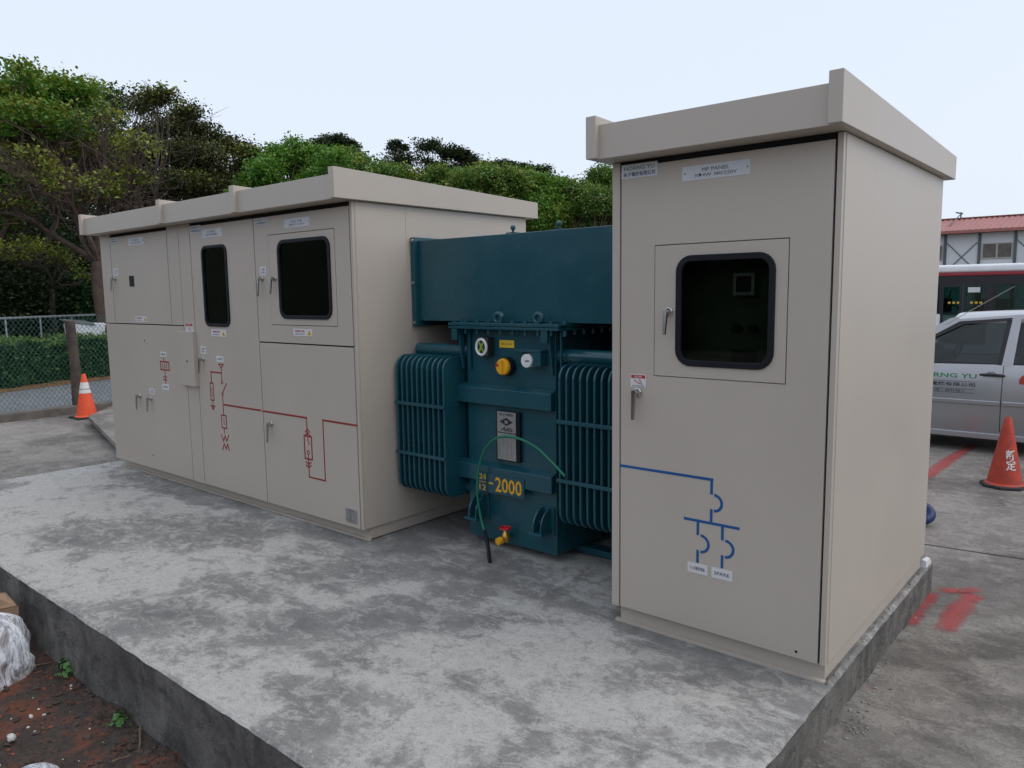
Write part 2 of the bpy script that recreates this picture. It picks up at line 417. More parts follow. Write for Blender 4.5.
def arc(mb, F, p, q, r, w, y, side=1):
    a, b = F(*p), F(*q); x = (a[0]+b[0])/2; z = (a[1]+b[1])/2; R_ = abs(a[1]-b[1])/2; k = 10
    for j in range(k):
        t0, t1 = pi/2 - pi*j/k, pi/2 - pi*(j+1)/k
        mb.prism([(x+side*(R_-w/2)*cos(t0), z+(R_-w/2)*sin(t0)), (x+side*(R_+w/2)*cos(t0), z+(R_+w/2)*sin(t0)),
                  (x+side*(R_+w/2)*cos(t1), z+(R_+w/2)*sin(t1)), (x+side*(R_-w/2)*cos(t1), z+(R_-w/2)*sin(t1))], 1, y-.0012, y+.0005)

# ------------------------------------------------------------------ ground, pad, soil
GZ = -0.19
PX0, PX1, PY0, PY1 = -6.10, 1.092, -1.726, 1.95
def sstep(a, b, x): t_ = min(1, max(0, (x-a)/(b-a))); return t_*t_*(3-2*t_)
def ground_h(x, y):
    dx, dy = x-CAM[0], y-CAM[1]; r = math.hypot(dx, dy)
    fw = -dx*sin(.7003) + dy*cos(.7003); rt = dx*cos(.7003) + dy*sin(.7003)
    a = math.degrees(atan2(rt, fw))
    h = GZ - .42*sstep(11, 18, y) * sstep(-8, -4, x)
    if fw > 0: h += 6.0*sstep(30, 62, r) * (1 - sstep(-1, 8, a)) + 1.2*sstep(23, 34, r) * (1 - sstep(-1, 8, a))
    return h
def grid_mesh(xs, ys, hf, skip=None):
    vs = [(x, y, hf(x, y)) for y in ys for x in xs]; n = len(xs)
    fs = [(j*n+i, j*n+i+1, (j+1)*n+i+1, (j+1)*n+i) for j in range(len(ys)-1) for i in range(n-1)
          if not (skip and skip((xs[i]+xs[i+1])/2, (ys[j]+ys[j+1])/2))]
    return vs, fs
SX0, SX1, SY0, SY1 = -9.0, 1.6, -8.0, -1.70
xs = sorted(set([-160,-120,-90] + list(range(-70, 71, 4)) + [90,120,160] + [SX0, SX1, -5, 0, 4, -17.6, -20, -16, -12]))
ys = sorted(set([-160,-120,-90] + list(range(-70, 91, 4)) + [120,160] + [SY0, SY1, 0, 8, 11, 13, 16, 18]))
mb = MB(); mb.add(*grid_mesh(xs, ys, ground_h, lambda x, y: SX0 < x < SX1 and SY0 < y < SY1))
g = mb.build('ground', 'yard_concrete', None, smooth=True); tag(g, kind='structure')
g.data.materials.append(MATS['ground_earth'])
for p in g.data.polygons:
    c = p.center
    a = math.hypot(c.x-CAM[0], c.y-CAM[1])
    if c.x < -17.6 or (a > 30 and c.x < -6): p.material_index = 1

def soil_h(x, y):
    e = min(sstep(SX0, SX0+.6, x), 1-sstep(SX1-.55, SX1, x), sstep(SY0, SY0+.6, y))
    if x < -6.15 or x > 1.10: e = min(e, 1-sstep(SY1-.30, SY1-.02, y))
    b = noise.noise(Vector((x*2.1, y*2.1, 3))) * .030 + noise.noise(Vector((x*9, y*9, 1))) * .016 + abs(noise.noise(Vector((x*24, y*24, 5)))) * .012
    heap = .05*sstep(-2.15, -1.74, y) * max(0, noise.noise(Vector((x*3., 0, 8)))+.35)
    return GZ*(1-e) + e*(-.385 + b + heap)
xs = sorted(set(list(np.linspace(SX0, -4.2, 9)) + list(np.linspace(-4.2, .2, 190)) + list(np.linspace(.2, SX1, 8))))
ys = sorted(set(list(np.linspace(SY0, -3.2, 10)) + list(np.linspace(-3.2, SY1, 66))))
mb = MB(); mb.add(*grid_mesh([float(x) for x in xs], [float(y) for y in ys], soil_h))
tag(mb.build('soil', 'soil', None, smooth=True), kind='structure')

# pad: slab with slightly uneven arris
n = 150
def edge_w(s, k): return .006*noise.noise(Vector((s*5, k, 0))) + .004*noise.noise(Vector((s*21, k, 2)))
lp = []
for i in range(n): s = i/n; lp.append((PX0 + (PX1-PX0)*s, PY0 + edge_w(s*7, 1)))
for i in range(90): s = i/90; lp.append((PX1 + edge_w(s*4, 2), PY0 + (PY1-PY0)*s))
for i in range(40): s = i/40; lp.append((PX1 + (PX0-PX1)*s, PY1))
for i in range(60): s = i/60; lp.append((PX0 - .14*(s) + edge_w(s*4, 3), PY1 + (PY0-PY1)*s))
m = len(lp); top = [(x, y, 0.0) for x, y in lp]
cxp, cyp = (PX0+PX1)/2, (PY0+PY1)/2
def inset(p, d): return (p[0] + (d if p[0] < cxp else -d) * (1 if abs(p[0]-cxp) > 3.4 else 0), p[1] + (d if p[1] < cyp else -d) * (1 if abs(p[1]-cyp) > 1.7 else 0))
r0 = [(*inset(p, .012), 0.0) for p in lp]
r1 = [(p[0], p[1], -.010 + .006*noise.noise(Vector((p[0]*8, p[1]*8, 4)))) for p in lp]
r2 = [(p[0] + .012*noise.noise(Vector((p[0]*6, p[1]*6, 9))), p[1] + .012*noise.noise(Vector((p[0]*6, p[1]*6, 19))), -.20) for p in lp]
r3 = [(p[0] + (.02 if p[0] > 1 else 0), p[1] - (.03 if p[1] < -1.6 else 0), -.62) for p in lp]
mb = MB(); vs_ = r0 + r1 + r2 + r3
fs_ = [tuple(range(m))]
for k in range(3): fs_ += [(k*m+i, k*m+(i+1) % m, (k+1)*m+(i+1) % m, (k+1)*m+i) for i in range(m)]
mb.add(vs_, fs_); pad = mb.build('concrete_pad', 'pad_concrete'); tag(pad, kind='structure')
pad.data.materials.append(MATS['pad_side'])
for p in pad.data.polygons:
    if abs(p.normal.z) < .6: p.material_index = 1

# paving beyond the fence
mb = MB(); mb.box(-17.3, -12.2, -14, 14, GZ-.05, GZ+.006); tag(mb.build('paved_path', 'paver'), kind='structure')

# joint line in the yard
def strip_on_ground(name, pts, w, mat, dz=.004):
    mb = MB(); P = [hit(u, v, 2, GZ) for u, v in pts]
    for a, b in zip(P, P[1:]):
        d = (b-a)[:2]; d /= np.linalg.norm(d); nn = np.array([-d[1], d[0]])*w/2
        mb.add([(*(a[:2]-nn), GZ+dz), (*(b[:2]-nn), GZ+dz), (*(b[:2]+nn), GZ+dz), (*(a[:2]+nn), GZ+dz)], [(0,1,2,3)])
    return mb.build(name, mat)
tag(strip_on_ground('paving_joint', [(880, 538), (928, 545), (980, 553), (1075, 567)], .012, 'gap_black'), kind='structure')
tag(strip_on_ground('paving_joint', [(-60, 448), (0, 444), (50, 440), (92, 433), (125, 427)], .016, 'pebble'), kind='structure')

def spray(pts, w, label):
    mb = MB(); vals = []
    P = [hit(u, v, 2, GZ) for u, v in pts]; Q = []
    for a, b in zip(P, P[1:]):
        k = max(2, int(np.linalg.norm(b-a)/.03))
        Q += [a + (b-a)*i/k for i in range(k)]
    Q.append(P[-1]); rows = []
    for i, q in enumerate(Q):
        d = (Q[min(i+1, len(Q)-1)] - Q[max(i-1, 0)])[:2]; d /= np.linalg.norm(d); nn = np.array([-d[1], d[0]])
        ww = w*(1 + .25*noise.noise(Vector((q[0]*6, q[1]*6, 1)))); e = min(1, i/3, (len(Q)-1-i)/3)
        rows.append([(*(q[:2]+nn*ww*s), GZ+.005) for s in (-1, -.55, 0, .55, 1)]); vals += [0, .75*e, e, .75*e, 0]
    vs_ = [p for r in rows for p in r]
    fs_ = [(i*5+k, i*5+k+1, (i+1)*5+k+1, (i+1)*5+k) for i in range(len(rows)-1) for k in range(4)]
    mb.add(vs_, fs_); o = mb.build('paint_mark', 'spray_red')
    at2 = o.data.attributes.new('edge', 'FLOAT', 'POINT'); at2.data.foreach_set('value', vals)
    return tag(o, label, 'paint mark', 'red sprayed marks on the yard')
spray([(906, 628), (917, 608), (932, 590)], .075, 'red sprayed stroke touching the corner of the concrete pad')
spray([(930, 589), (950, 591), (966, 592), (983, 588)], .07, 'faint red sprayed bar joining the two strokes by the pad')
spray([(942, 635), (953, 617), (976, 592)], .085, 'thick red sprayed stroke further from the pad')
spray([(922, 480), (945, 463), (975, 444)], .09, 'long red sprayed stripe running under the silver car')
spray([(858, 690), (868, 682)], .09, 'small faded red spot by the foot of the pad')

# ------------------------------------------------------------------ cabinets
PAINT = 'cabinet_paint'
def shell(parent, x0, x1):
    mb = MB(); w = .02
    mb.box(x0, x0+w, .022, DEP, ZB, HT); mb.box(x1-w, x1, .022, DEP, ZB, HT)
    mb.box(x0+w, x1-w, DEP-w, DEP-.002, ZB, HT); mb.box(x0+w, x1-w, .024, DEP-w, ZB+.001, ZB+w); mb.box(x0+w, x1-w, .024, DEP-w, HT-w, HT-.001)
    return mb.build('body', PAINT, parent, bevel=.003)
def plinth(parent, x0, x1, y0):
    mb = MB(); mb.box(x0+.03, x1-.012, y0, DEP-.03, 0.008, ZB); b = mb.build('plinth', PAINT, parent, bevel=.002)
    mb = MB(); mb.box(x0+.012, x1-.006, y0-.026, y0, 0.0, .012); mb.build('base_angle', PAINT, b, bevel=.001)
def roof(parent, x0, x1, mids):
    ox = .042; yf, yb = -.135, DEP+.10
    mb = MB(); mb.prism([(yf, HT+.002), (yb, HT+.002), (yb, HT+.09), (yf, HT+.158)], 0, x0-ox+.02, x1+ox-.02)
    r = mb.build('roof', PAINT, parent, bevel=.002); r.data.materials.append(MATS['roof_top_dirt'])
    for i, x in enumerate([x0-ox+.0275] + mids + [x1+ox-.0275]):
        mb = MB(); w = .0275
        mb.prism([(-.165, HT+.003 if True else 0), (yb+.01, HT+.003), (yb+.01, HT+.132), (-.165, HT+.196)], 0, x-w, x+w)
        mb.build('roof_rib', PAINT, r, bevel=.003)
    return r
def plate(name, parent, x0, x1, z0, z1, y0=0.0, y1=.02, bevel=.0025): 
    mb = MB(); mb.box(x0, x1, y0, y1, z0, z1); return mb.build(name, PAINT, parent, bevel=bevel)
def handle(parent, F, base, tip, s=1.0, y=0.0):
    bx, bz = F(*base); tx, tz = F(*tip); L = (bz - tz)
    mb = MB(); mb.lathe([(.022*s, 0), (.022*s, .006), (.016*s, .010), (.013*s, .03), (.015*s, .036), (.006*s, .04)], (0,0,0), 16)
    mb.v = [(bx+a, y-c, bz+b) for a, b, c in mb.v]
    mb.add([(bx+a, y-.028-d, bz+c) for a, c, d in
        [(-.012*s,.016*s,0),(.012*s,.016*s,0),(.007*s,-L,.012),(-.009*s,-L,.012),(-.010*s,.014*s,.014),(.010*s,.014*s,.014),(.005*s,-L,.022),(-.007*s,-L,.022)]],
        [(0,1,2,3),(4,7,6,5),(0,4,5,1),(1,5,6,2),(2,6,7,3),(3,7,4,0)])
    return mb.build('handle', 'chrome', parent, bevel=.002)
def window(parent, r, rad, gw, y=0.0):
    x0, x1, z0, z1 = r
    mb = MB(); mb.ring(r, (x0+gw, x1-gw, z0+gw, z1-gw), y-.010, y+.012, max(.004, rad-gw), rad); 
    mb.build('window_gasket', 'dark_rubber', parent, bevel=.004)
    mb = MB(); mb.rrect((x0+gw*.6, x1-gw*.6, z0+gw*.6, z1-gw*.6), y+.004, y+.008, rad-gw*.6); mb.build('window_pane', 'window_glass', parent)
def sticker(parent, r, kind, y, lab=None, txt=None):
    x0, x1, z0, z1 = r; w, h = x1-x0, z1-z0; cx, cz = (x0+x1)/2, (z0+z1)/2
    matn = {'brand':'plate_white','name':'plate_white','warn':'sticker_white','danger':'sticker_white','small':'sticker_white','mini':'sticker_white','data':'plate_silver'}[kind]
    nm = {'brand':'maker_plate','name':'name_plate','warn':'warning_sticker','danger':'danger_sticker','small':'handle_sticker','mini':'diagram_label','data':'rating_plate'}[kind]
    mb = MB(); mb.box(x0, x1, y-.0022, y-.0002, z0, z1); p = mb.build(nm, matn, parent)
    yy = y-.0030
    if kind == 'brand':
        text('lettering', 'HORNG YU', cx, z0+h*.70, w*.84, h*.28, yy, 'ink_green', p, .006)
        text('lettering', '永子電機有限公司', cx, z0+h*.27, w*.88, h*.32, yy, 'ink_navy', p, .01)
    if kind == 'name':
        a, b = txt
        text('lettering', a, cx, z0+h*.67, w*.40, h*.25, yy, 'ink_black', p, 0); text('lettering', b, cx, z0+h*.31, w*.62, h*.25, yy, 'ink_black', p, 0)
        for sx in (-1, 1): mb = MB(); mb.cyl((cx+sx*w*.46, y-.004, cz), (cx+sx*w*.46, y, cz), h*.05, 8); mb.build('rivet', 'ink_black', p)
    if kind == 'warn':
        text('lettering', '高壓危險', x0+w*.35, z0+h*.68, w*.52, h*.30, yy, 'sticker_red', p, .01)
        text('lettering', '請勿靠近', x0+w*.35, z0+h*.28, w*.50, h*.18, yy, 'ink_navy', p)
        mb = MB(); mb.prism([(x1-w*.28, z0+h*.15), (x1-w*.03, z0+h*.15), (x1-w*.155, z0+h*.85)], 1, yy-.0005, yy+.0005); mb.build('triangle', 'sticker_yellow', p)
        mb = MB(); mb.prism([(x1-w*.18, z0+h*.25), (x1-w*.13, z0+h*.25), (x1-w*.155, z0+h*.65)], 1, yy-.001, yy-.0006); mb.build('bolt_symbol', 'ink_black', p)
    if kind == 'danger':
        mb = MB(); mb.box(x0+w*.05, x1-w*.05, yy-.0005, yy+.0005, z1-h*.30, z1-h*.05); mb.build('band', 'sticker_red', p)
        text('lettering', '危險', cx, z1-h*.175, w*.5, h*.16, yy-.001, 'sticker_white', p)
        mb = MB(); strokes(mb, lambda a, b: (a, b), [(x0+w*.25, z0+h*.55), (x0+w*.5, z0+h*.35), (x0+w*.75, z0+h*.25)], h*.05, yy); strokes(mb, lambda a, b: (a, b), [(x0+w*.55, z0+h*.6), (x0+w*.72, z0+h*.42)], h*.05, yy)
        mb.build('pictogram', 'sticker_red', p); text('lettering', '有電危險', cx, z0+h*.10, w*.8, h*.10, yy, 'ink_black', p)
    if kind == 'small':
        text('lettering', '← OPEN\nCLOSE →', cx, cz, w*.7, h*.6, yy, 'ink_black', p)
    if kind == 'mini' and txt: text('lettering', txt, cx, cz, w*.72, h*.34, yy, 'ink_navy', p)
    if kind == 'data':
        mb = MB()
        for k in range(7): mb.box(x0+w*.08, x1-w*.08, yy-.0004, yy, z0+h*(.1+.12*k), z0+h*(.115+.12*k))
        mb.box(x0+w*.4, x0+w*.42, yy-.0007, yy-.0003, z0+h*.1, z0+h*.83); mb.build('table_lines', 'ink_black', p)
        text('lettering', '配電盤', cx, z0+h*.92, w*.5, h*.09, yy, 'ink_black', p)
    if lab: p['label'] = lab
    return p

# ---- right cabinet
RC_ = thing('panel_cabinet', (RX1/2, DEP/2, 0), 'tall beige steel cabinet with blue diagram on its door, at the pad corner', 'electrical cabinet')
shell(RC_, 0, RX1); plinth(RC_, 0, RX1, .04)
roof(RC_, 0, RX1, [])
xdl = RF(620, 400)[0]; xdr = (RF(833, 250)[0] + RF(818.5, 660)[0])/2
plate('frame_post', RC_, 0, xdl-.004, ZB+.0, HT-.002); plate('frame_post', RC_, xdr+.006, RX1, ZB, HT-.002)
mb = MB(); mb.box(.002, RX1-.002, .010, .0205, HT-.050, HT-.0005); mb.build('head_gap_shade', 'gap_black', RC_)  # black strip stands in for the deep shadow under the roof edge
rw = rect(RF, [(654.1, 245.6), (790.1, 236.7), (785.7, 384.5), (653.6, 376.4)])
mb = MB(); mb.ring((xdl+.004, xdr-.003, ZB+.002, HT-.026), (rw[0], rw[1], rw[2], rw[3]), 0, .02, .002); door = mb.build('door', PAINT, RC_, bevel=.0025)
mb = MB(); mb.ring((xdl-.008, xdr+.010, ZB+.003, HT-.026), (xdl+.03, xdr-.03, ZB+.04, HT-.06), .0165, .0235, .004); mb.build('door_seal', 'gap_black', RC_)
mb = MB(); mb.ring((rw[0]-.01, rw[1]+.01, rw[2]-.01, rw[3]+.01), (rw[0]+.02, rw[1]-.02, rw[2]+.02, rw[3]-.02), .0170, .0215, .004); mb.build('window_door_seal', 'gap_black', RC_)
q = rect(RF, [(675.9, 252.7), (775.8, 250.0), (775.8, 369), (676, 361)])
l_ = RF(675.9, 310)[0]; r_ = RF(775.2, 310)[0]; tz = (RF(700, 254.8)[1]+RF(750, 251.8)[1])/2; bz = (RF(700, 366.3)[1]+RF(750, 370)[1])/2
mb = MB(); mb.ring((rw[0]+.0035, rw[1]-.0035, rw[2]+.0035, rw[3]-.0035), (l_+.012, r_-.012, bz+.012, tz-.012), -.002, .018, .05); wd = mb.build('window_door', PAINT, RC_, bevel=.0015)
window(wd, (l_, r_, bz, tz), .075, .028, -.002)
handle(wd, RF, (669, 312), (666, 334.5), 1.0, -.002)
handle(door, RF, (637.5, 393), (633.8, 419), 1.15)
sticker(RC_, rect(RF, [(630.6, 374.7), (646, 375.2), (646, 388.3), (630.6, 387.4)]), 'danger', 0)
sticker(RC_, rect(RF, [(681.6, 167.3), (750, 157.6), (750.4, 172.8), (682, 181.8)]), 'name', 0, txt=('MP PANEL', '3Φ4W 380/220V'))
sticker(RC_, rect(RF, [(620.8, 165), (657, 161.9), (656.6, 175.2), (621, 180)]), 'brand', 0)
mb = MB(); W = .013
strokes(mb, RF, [(621.2, 466.3), (712.3, 480.3)], W, 0); strokes(mb, RF, [(712, 480.3), (711.6, 493.5)], W, 0)
arc(mb, RF, (714.6, 495.6), (714.2, 511.5), 0, W, 0)
strokes(mb, RF, [(711.6, 511), (711.2, 523)], W, 0); strokes(mb, RF, [(685.4, 518.8), (738.6, 529.7)], W, 0)
for dx, dy in ((0, 0), (24.6, 5.2)):
    strokes(mb, RF, [(698.3+dx, 523+dy), (698.3+dx, 534.2+dy)], W, 0); arc(mb, RF, (701.0+dx, 536.0+dy), (701.0+dx, 552.5+dy), 0, W, 0); strokes(mb, RF, [(698+dx, 551.8+dy), (698+dx, 562+dy)], W, 0)
mb.build('circuit_diagram', 'mimic_blue', RC_)
sticker(RC_, rect(RF, [(688.1, 561.3), (708.2, 566.6), (708, 576.6), (688.1, 571.5)]), 'mini', 0, txt='To 低壓配電盤')
sticker(RC_, rect(RF, [(712, 566.8), (733, 572.5), (732.7, 582.8), (712, 577)]), 'mini', 0, txt='SPARE')
# side seam (two sheets lapped)
ysm = hit(909, 300, 0, RX1)[1]
mb = MB(); mb.box(RX1-.001, RX1+.0025, .03, ysm, ZB+.006, HT-.004); mb.build('side_panel', PAINT, RC_, bevel=.001)
mb = MB(); mb.box(RX1-.001, RX1+.0015, ysm+.003, DEP-.002, ZB+.006, HT-.004); mb.build('side_panel', PAINT, RC_, bevel=.001)
mb = MB(); sx, sz = RF(797, 652); mb.cyl((sx, -.002, sz), (sx, .001, sz), .006, 10); mb.build('screw', 'gap_black', RC_)
# inside: mounting plate, meter, switches
mb = MB(); mb.box(.04, RX1-.04, .16, .165, .4, 2.2); ip = mb.build('mounting_plate', 'inner_green', RC_)
a = RF(732, 284); mb = MB(); mb.ring((a[0]-.05, a[0]+.05, a[1]-.05, a[1]+.05), (a[0]-.036, a[0]+.036, a[1]-.036, a[1]+.036), .12, .16, .004); mb.build('meter_bezel', 'plate_silver', ip)
mb = MB(); mb.box(a[0]-.036, a[0]+.036, .13, .158, a[1]-.036, a[1]+.036); mb.build('meter_face', 'inner_dark', ip)
for u in (723, 740):
    a = RF(u, 330); mb = MB(); mb.cyl((a[0], .12, a[1]), (a[0], .16, a[1]), .02, 14); mb.build('switch_knob', 'inner_dark', ip)
a = RF(731, 357); mb = MB(); mb.box(a[0]-.05, a[0]+.05, .11, .16, a[1]-.05, a[1]+.02); mb.build('breaker', 'inner_dark', ip)

# ---- left cabinet bank
LC_ = thing('switchgear_cabinet', ((LX0+LX1)/2, DEP/2, 0), 'long beige three-panel steel cabinet bank with red diagrams and two windows', 'electrical cabinet')
shell(LC_, LX0, LX1); plinth(LC_, LX0, LX1, .072)
xa = LF(113.5, 280)[0]; xb = LF(169.7, 276)[0]; xc = LF(181.6, 280)[0]; xd = (LF(189.2, 228.5)[0]+LF(205.3, 478)[0])/2
xe = (LF(253.4, 219.1)[0] + LF(267.5, 500)[0])/2; xh = (LF(350, 211.8)[0]+LF(360.6, 530)[0])/2
xf = (LF(187.6, 383.6)[0] + LF(193.4, 476.8)[0])/2
z1 = (LF(115, 320.5)[1] + LF(180, 323.6)[1])/2; z3 = (LF(262, 342.3)[1] + LF(353, 348)[1])/2
roof(LC_, LX0, LX1, [xc+.01, xe+.0])
G = .005
plate('frame_post', LC_, LX0, xa-G, z1+.004, HT); plate('frame_post', LC_, xb+G, xc-.003, z1+.004, HT); plate('frame_post', LC_, xc+.003, xd-G, ZB, HT)
plate('frame_post', LC_, xh+G, LX1, ZB, HT)
ZT = HT-.03
mb = MB(); mb.box(LX0+.001, LX1-.001, .004, .02, ZT+.004, HT-.0005); 
for z_, a_, b_ in ((z1, LX0+.05, xc), (z3, xe, xh)): pass
u1 = plate('upper_door', LC_, xa+G, xb-G, z1+G, ZT)
l1 = plate('lower_door', LC_, LX0+.002, xf-G, ZB+.002, z1-G)
plate('frame_post', LC_, xf+G, xc-.003 if xc-.003 > xf+G+.01 else xf+G+.02, ZB, z1-.002) if xc > xf+.03 else None
w2 = rect(LF, [(201.3, 245.5), (227, 244.6), (231.5, 326.3), (207.3, 325.2)])
mb = MB(); mb.ring((xd+G, xe-G, ZB+.002, ZT), (w2[0]+.015, w2[1]-.015, w2[2]+.015, w2[3]-.015), 0, .02, .05); d2 = mb.build('middle_door', PAINT, LC_, bevel=.0025)
window(d2, w2, .065, .024)
w3o = rect(LF, [(268, 237.3), (333.6, 229.7), (339.4, 328.1), (272.9, 325.2)])
w3 = rect(LF, [(277.5, 241.3), (330.3, 238.3), (333.9, 321), (282, 319.3)])
mb = MB(); mb.ring((xe+G, xh-G, z3+G, ZT), w3o, 0, .02, .002); d3 = mb.build('upper_door', PAINT, LC_, bevel=.0025)
mb = MB(); mb.ring((w3o[0]+.004, w3o[1]-.004, w3o[2]+.004, w3o[3]-.004), (w3[0]+.015, w3[1]-.015, w3[2]+.015, w3[3]-.015), -.002, .018, .05); wd3 = mb.build('window_door', PAINT, LC_, bevel=.002)
window(wd3, w3, .075, .026, -.002)
l3 = plate('lower_door', LC_, xe+G, xh-G, ZB+.002, z3-G)
# black seals behind the gaps
mb = MB()
for x_, za, zb_ in ((xa, z1, ZT), (xb, z1, ZT), (xc, ZB, HT), (xd, ZB, ZT), (xe, ZB, HT), (xh, ZB, ZT), (xf, ZB, z1)): mb.box(x_-.02, x_+.02, .0165, .0215, za+.003, zb_)
for x_, b_, z_ in ((LX0+.03, xc, z1), (xe, xh, z3)): mb.box(x_, b_, .0168, .0212, z_-.02, z_+.02)
mb.box(LX0+.02, LX1-.02, .0162, .0218, ZT-.02, HT-.002)
mb.build('door_seal', 'gap_black', LC_)
mb = MB(); mb.ring((w3o[0]-.01, w3o[1]+.01, w3o[2]-.01, w3o[3]+.01), (w3o[0]+.02, w3o[1]-.02, w3o[2]+.02, w3o[3]-.02), .0172, .0220, .004); mb.build('window_door_seal', 'gap_black', LC_)
# cover flap over the lower joint
fr = rect(LF, [(184.5, 333.5), (197.6, 333), (198.8, 383.8), (187.1, 383.2)]); fx0, fx1, fz0, fz1 = fr
mb = MB(); mb.box(fx0-.05, fx1, -.035, .001, fz0, fz1+.03); flap = mb.build('cover_flap', PAINT, LC_, bevel=.003)
sx, sz = LF(191.5, 359); mb = MB(); mb.cyl((sx, -.038, sz), (sx, -.03, sz), .008, 10); mb.build('screw', 'gap_black', flap)
# side seam
ys_ = .463
mb = MB(); mb.box(LX1-.001, LX1+.002, .03, ys_-.002, ZB+.005, HT-.004); mb.build('side_panel', PAINT, LC_, bevel=.001)
mb = MB(); mb.box(LX1-.001, LX1+.002, ys_+.003, DEP-.002, ZB+.005, HT-.004); mb.build('side_panel', PAINT, LC_, bevel=.001)
# interior backing
for r in ((xd+.03, xe-.03), (xe+.03, xh-.02)):
    mb = MB(); mb.box(r[0], r[1], .20, .206, .3, 2.25); ip = mb.build('mounting_plate', 'inner_green', LC_)
    for (fx, fz, s) in ((.3, 1.75, .05), (.62, 1.78, .07), (.62, 1.45, .05), (.8, 1.6, .04), (.3, 1.45, .05)):
        cx_ = r[0]+(r[1]-r[0])*fx; mb = MB(); mb.box(cx_-s, cx_+s, .15, .2, fz-s, fz+s); mb.build('meter', 'inner_dark', ip)
# fittings
handle(u1, LF, (116.1, 276.3), (114.4, 288.8)); handle(d2, LF, (203.7, 357.5), (200.8, 371)); handle(d3, LF, (263, 279.2), (260.3, 296.6)); handle(wd3, LF, (275.8, 279.5), (273.7, 294.7), 1, -.002)
handle(l3, LF, (272, 423.2), (268.4, 440)); handle(l1, LF, (140.5, 392.6), (138.6, 405.2)); handle(l1, LF, (151.4, 395.5), (149.4, 407.2))
S = lambda pts, k, txt=None: sticker(LC_, rect(LF, pts), k, 0, txt=txt)
S([(110.6, 236.4), (119.4, 235.6), (119.4, 240.7), (111, 241.6)], 'brand'); S([(190.6, 225.9), (201.5, 225.2), (201.5, 232.4), (191, 233.5)], 'brand'); S([(254.8, 220.8), (267.8, 219.3), (267.8, 225.7), (255.1, 227)], 'brand')
S([(129.1, 236.9), (144.7, 235.6), (144.8, 242.9), (129.4, 244.2)], 'name', ('11.4KV', 'CH-DS/LBS')); S([(202.8, 229.7), (222.8, 227.9), (222.8, 236.4), (203.1, 237.9)], 'name', ('11.4KV', 'LBS PANEL')); S([(284.8, 221.3), (310.3, 219.1), (310.3, 227.9), (285.1, 229.7)], 'name', ('MCC  VCB', '3Φ3W 11.4KV'))
S([(136.4, 313.6), (147.4, 314.3), (147.4, 319.6), (136.4, 318.7)], 'warn'); S([(211.9, 328.1), (226.4, 328.8), (227, 336.1), (212.2, 334.8)], 'warn'); S([(293.9, 328.8), (313, 330.3), (313, 337.2), (294.2, 336.1)], 'warn')
S([(186.2, 321.2), (193.6, 321.6), (193.9, 332), (187, 331.7)], 'danger')
for p in ([(114.7, 266.5), (119.3, 266.1), (119.3, 273.3), (114.7, 273.6)], [(201, 344.6), (206.4, 345), (206.6, 352.5), (201.2, 352.2)], [(260.9, 267.4), (266.9, 267), (267, 276), (261, 276.2)], [(149.8, 385.3), (154.7, 386), (154.7, 391.5), (149.8, 391)]): S(p, 'small')
S([(160.9, 349), (166.8, 349.6), (166.8, 354.8), (160.9, 354.2)], 'mini', '進線'); S([(163, 381.2), (169.3, 382), (169.3, 387.6), (163, 386.8)], 'mini', '電表'); S([(216.8, 354.4), (224, 355.2), (224, 361), (216.8, 360.2)], 'mini', 'LBS')
S([(346.1, 508), (358, 512.1), (358.3, 525.8), (346.4, 522.4)], 'data')
q = rect(LF, [(130.4, 273.8), (135, 273.6), (135.1, 284.3), (130.5, 284.4)]); mb = MB(); mb.box(q[0], q[1], -.003, .001, q[2], q[3]); mb.build('meter_slot', 'gap_black', u1)
for u, v_, pr in ((145, 338, l1), (152.8, 452, l1)):
    sx, sz = LF(u, v_); mb = MB(); mb.cyl((sx, -.002, sz), (sx, .001, sz), .008, 10); mb.build('screw', 'gap_black', pr)
mb = MB(); W = .012
strokes(mb, LF, [(164, 355), (164.2, 359)], W*.8, 0)
strokes(mb, LF, [(160.8, 358.9), (169, 359.9), (169.3, 367.9), (161.1, 367), (160.8, 358.9)], W, 0)
strokes(mb, LF, [(163, 361.3), (163, 365.2)], W*.8, 0); strokes(mb, LF, [(165, 361.5), (165, 365.4)], W*.8, 0); strokes(mb, LF, [(167, 361.7), (167, 365.7)], W*.8, 0)
strokes(mb, LF, [(165.2, 368), (165.4, 381)], W*.7, 0); strokes(mb, LF, [(163.9, 374.2), (167, 374.6)], W*.8, 0); strokes(mb, LF, [(164, 377), (166.9, 377.3)], W*.8, 0)
mb.build('circuit_diagram', 'mimic_red', LC_)
mb = MB()
strokes(mb, LF, [(219.1, 362.9), (223.6, 363.2), (221.5, 367), (219.1, 362.9)], W*.8, 0, False); strokes(mb, LF, [(221.5, 366.7), (222.2, 379.6)], W*.8, 0)
strokes(mb, LF, [(221.6, 371.6), (211.3, 370.4), (211.8, 381.2)], W, 0)
strokes(mb, LF, [(210.3, 381.2), (213.3, 381.6), (214.2, 398.6), (211.2, 398.2), (210.3, 381.2)], W*.9, 0)
strokes(mb, LF, [(212, 386), (212.6, 394.5)], W*.6, 0); strokes(mb, LF, [(212.8, 398.5), (213.3, 407.5)], W*.7, 0); strokes(mb, LF, [(211.4, 403.8), (215, 404.2), (213.3, 407.8), (211.4, 403.8)], W*.8, 0, False)
strokes(mb, LF, [(221.4, 380.2), (223, 380.4), (223.1, 382.2), (221.6, 382), (221.4, 380.2)], W*.5, 0); strokes(mb, LF, [(226.6, 382.3), (222.9, 391.3)], W*.9, 0, False)
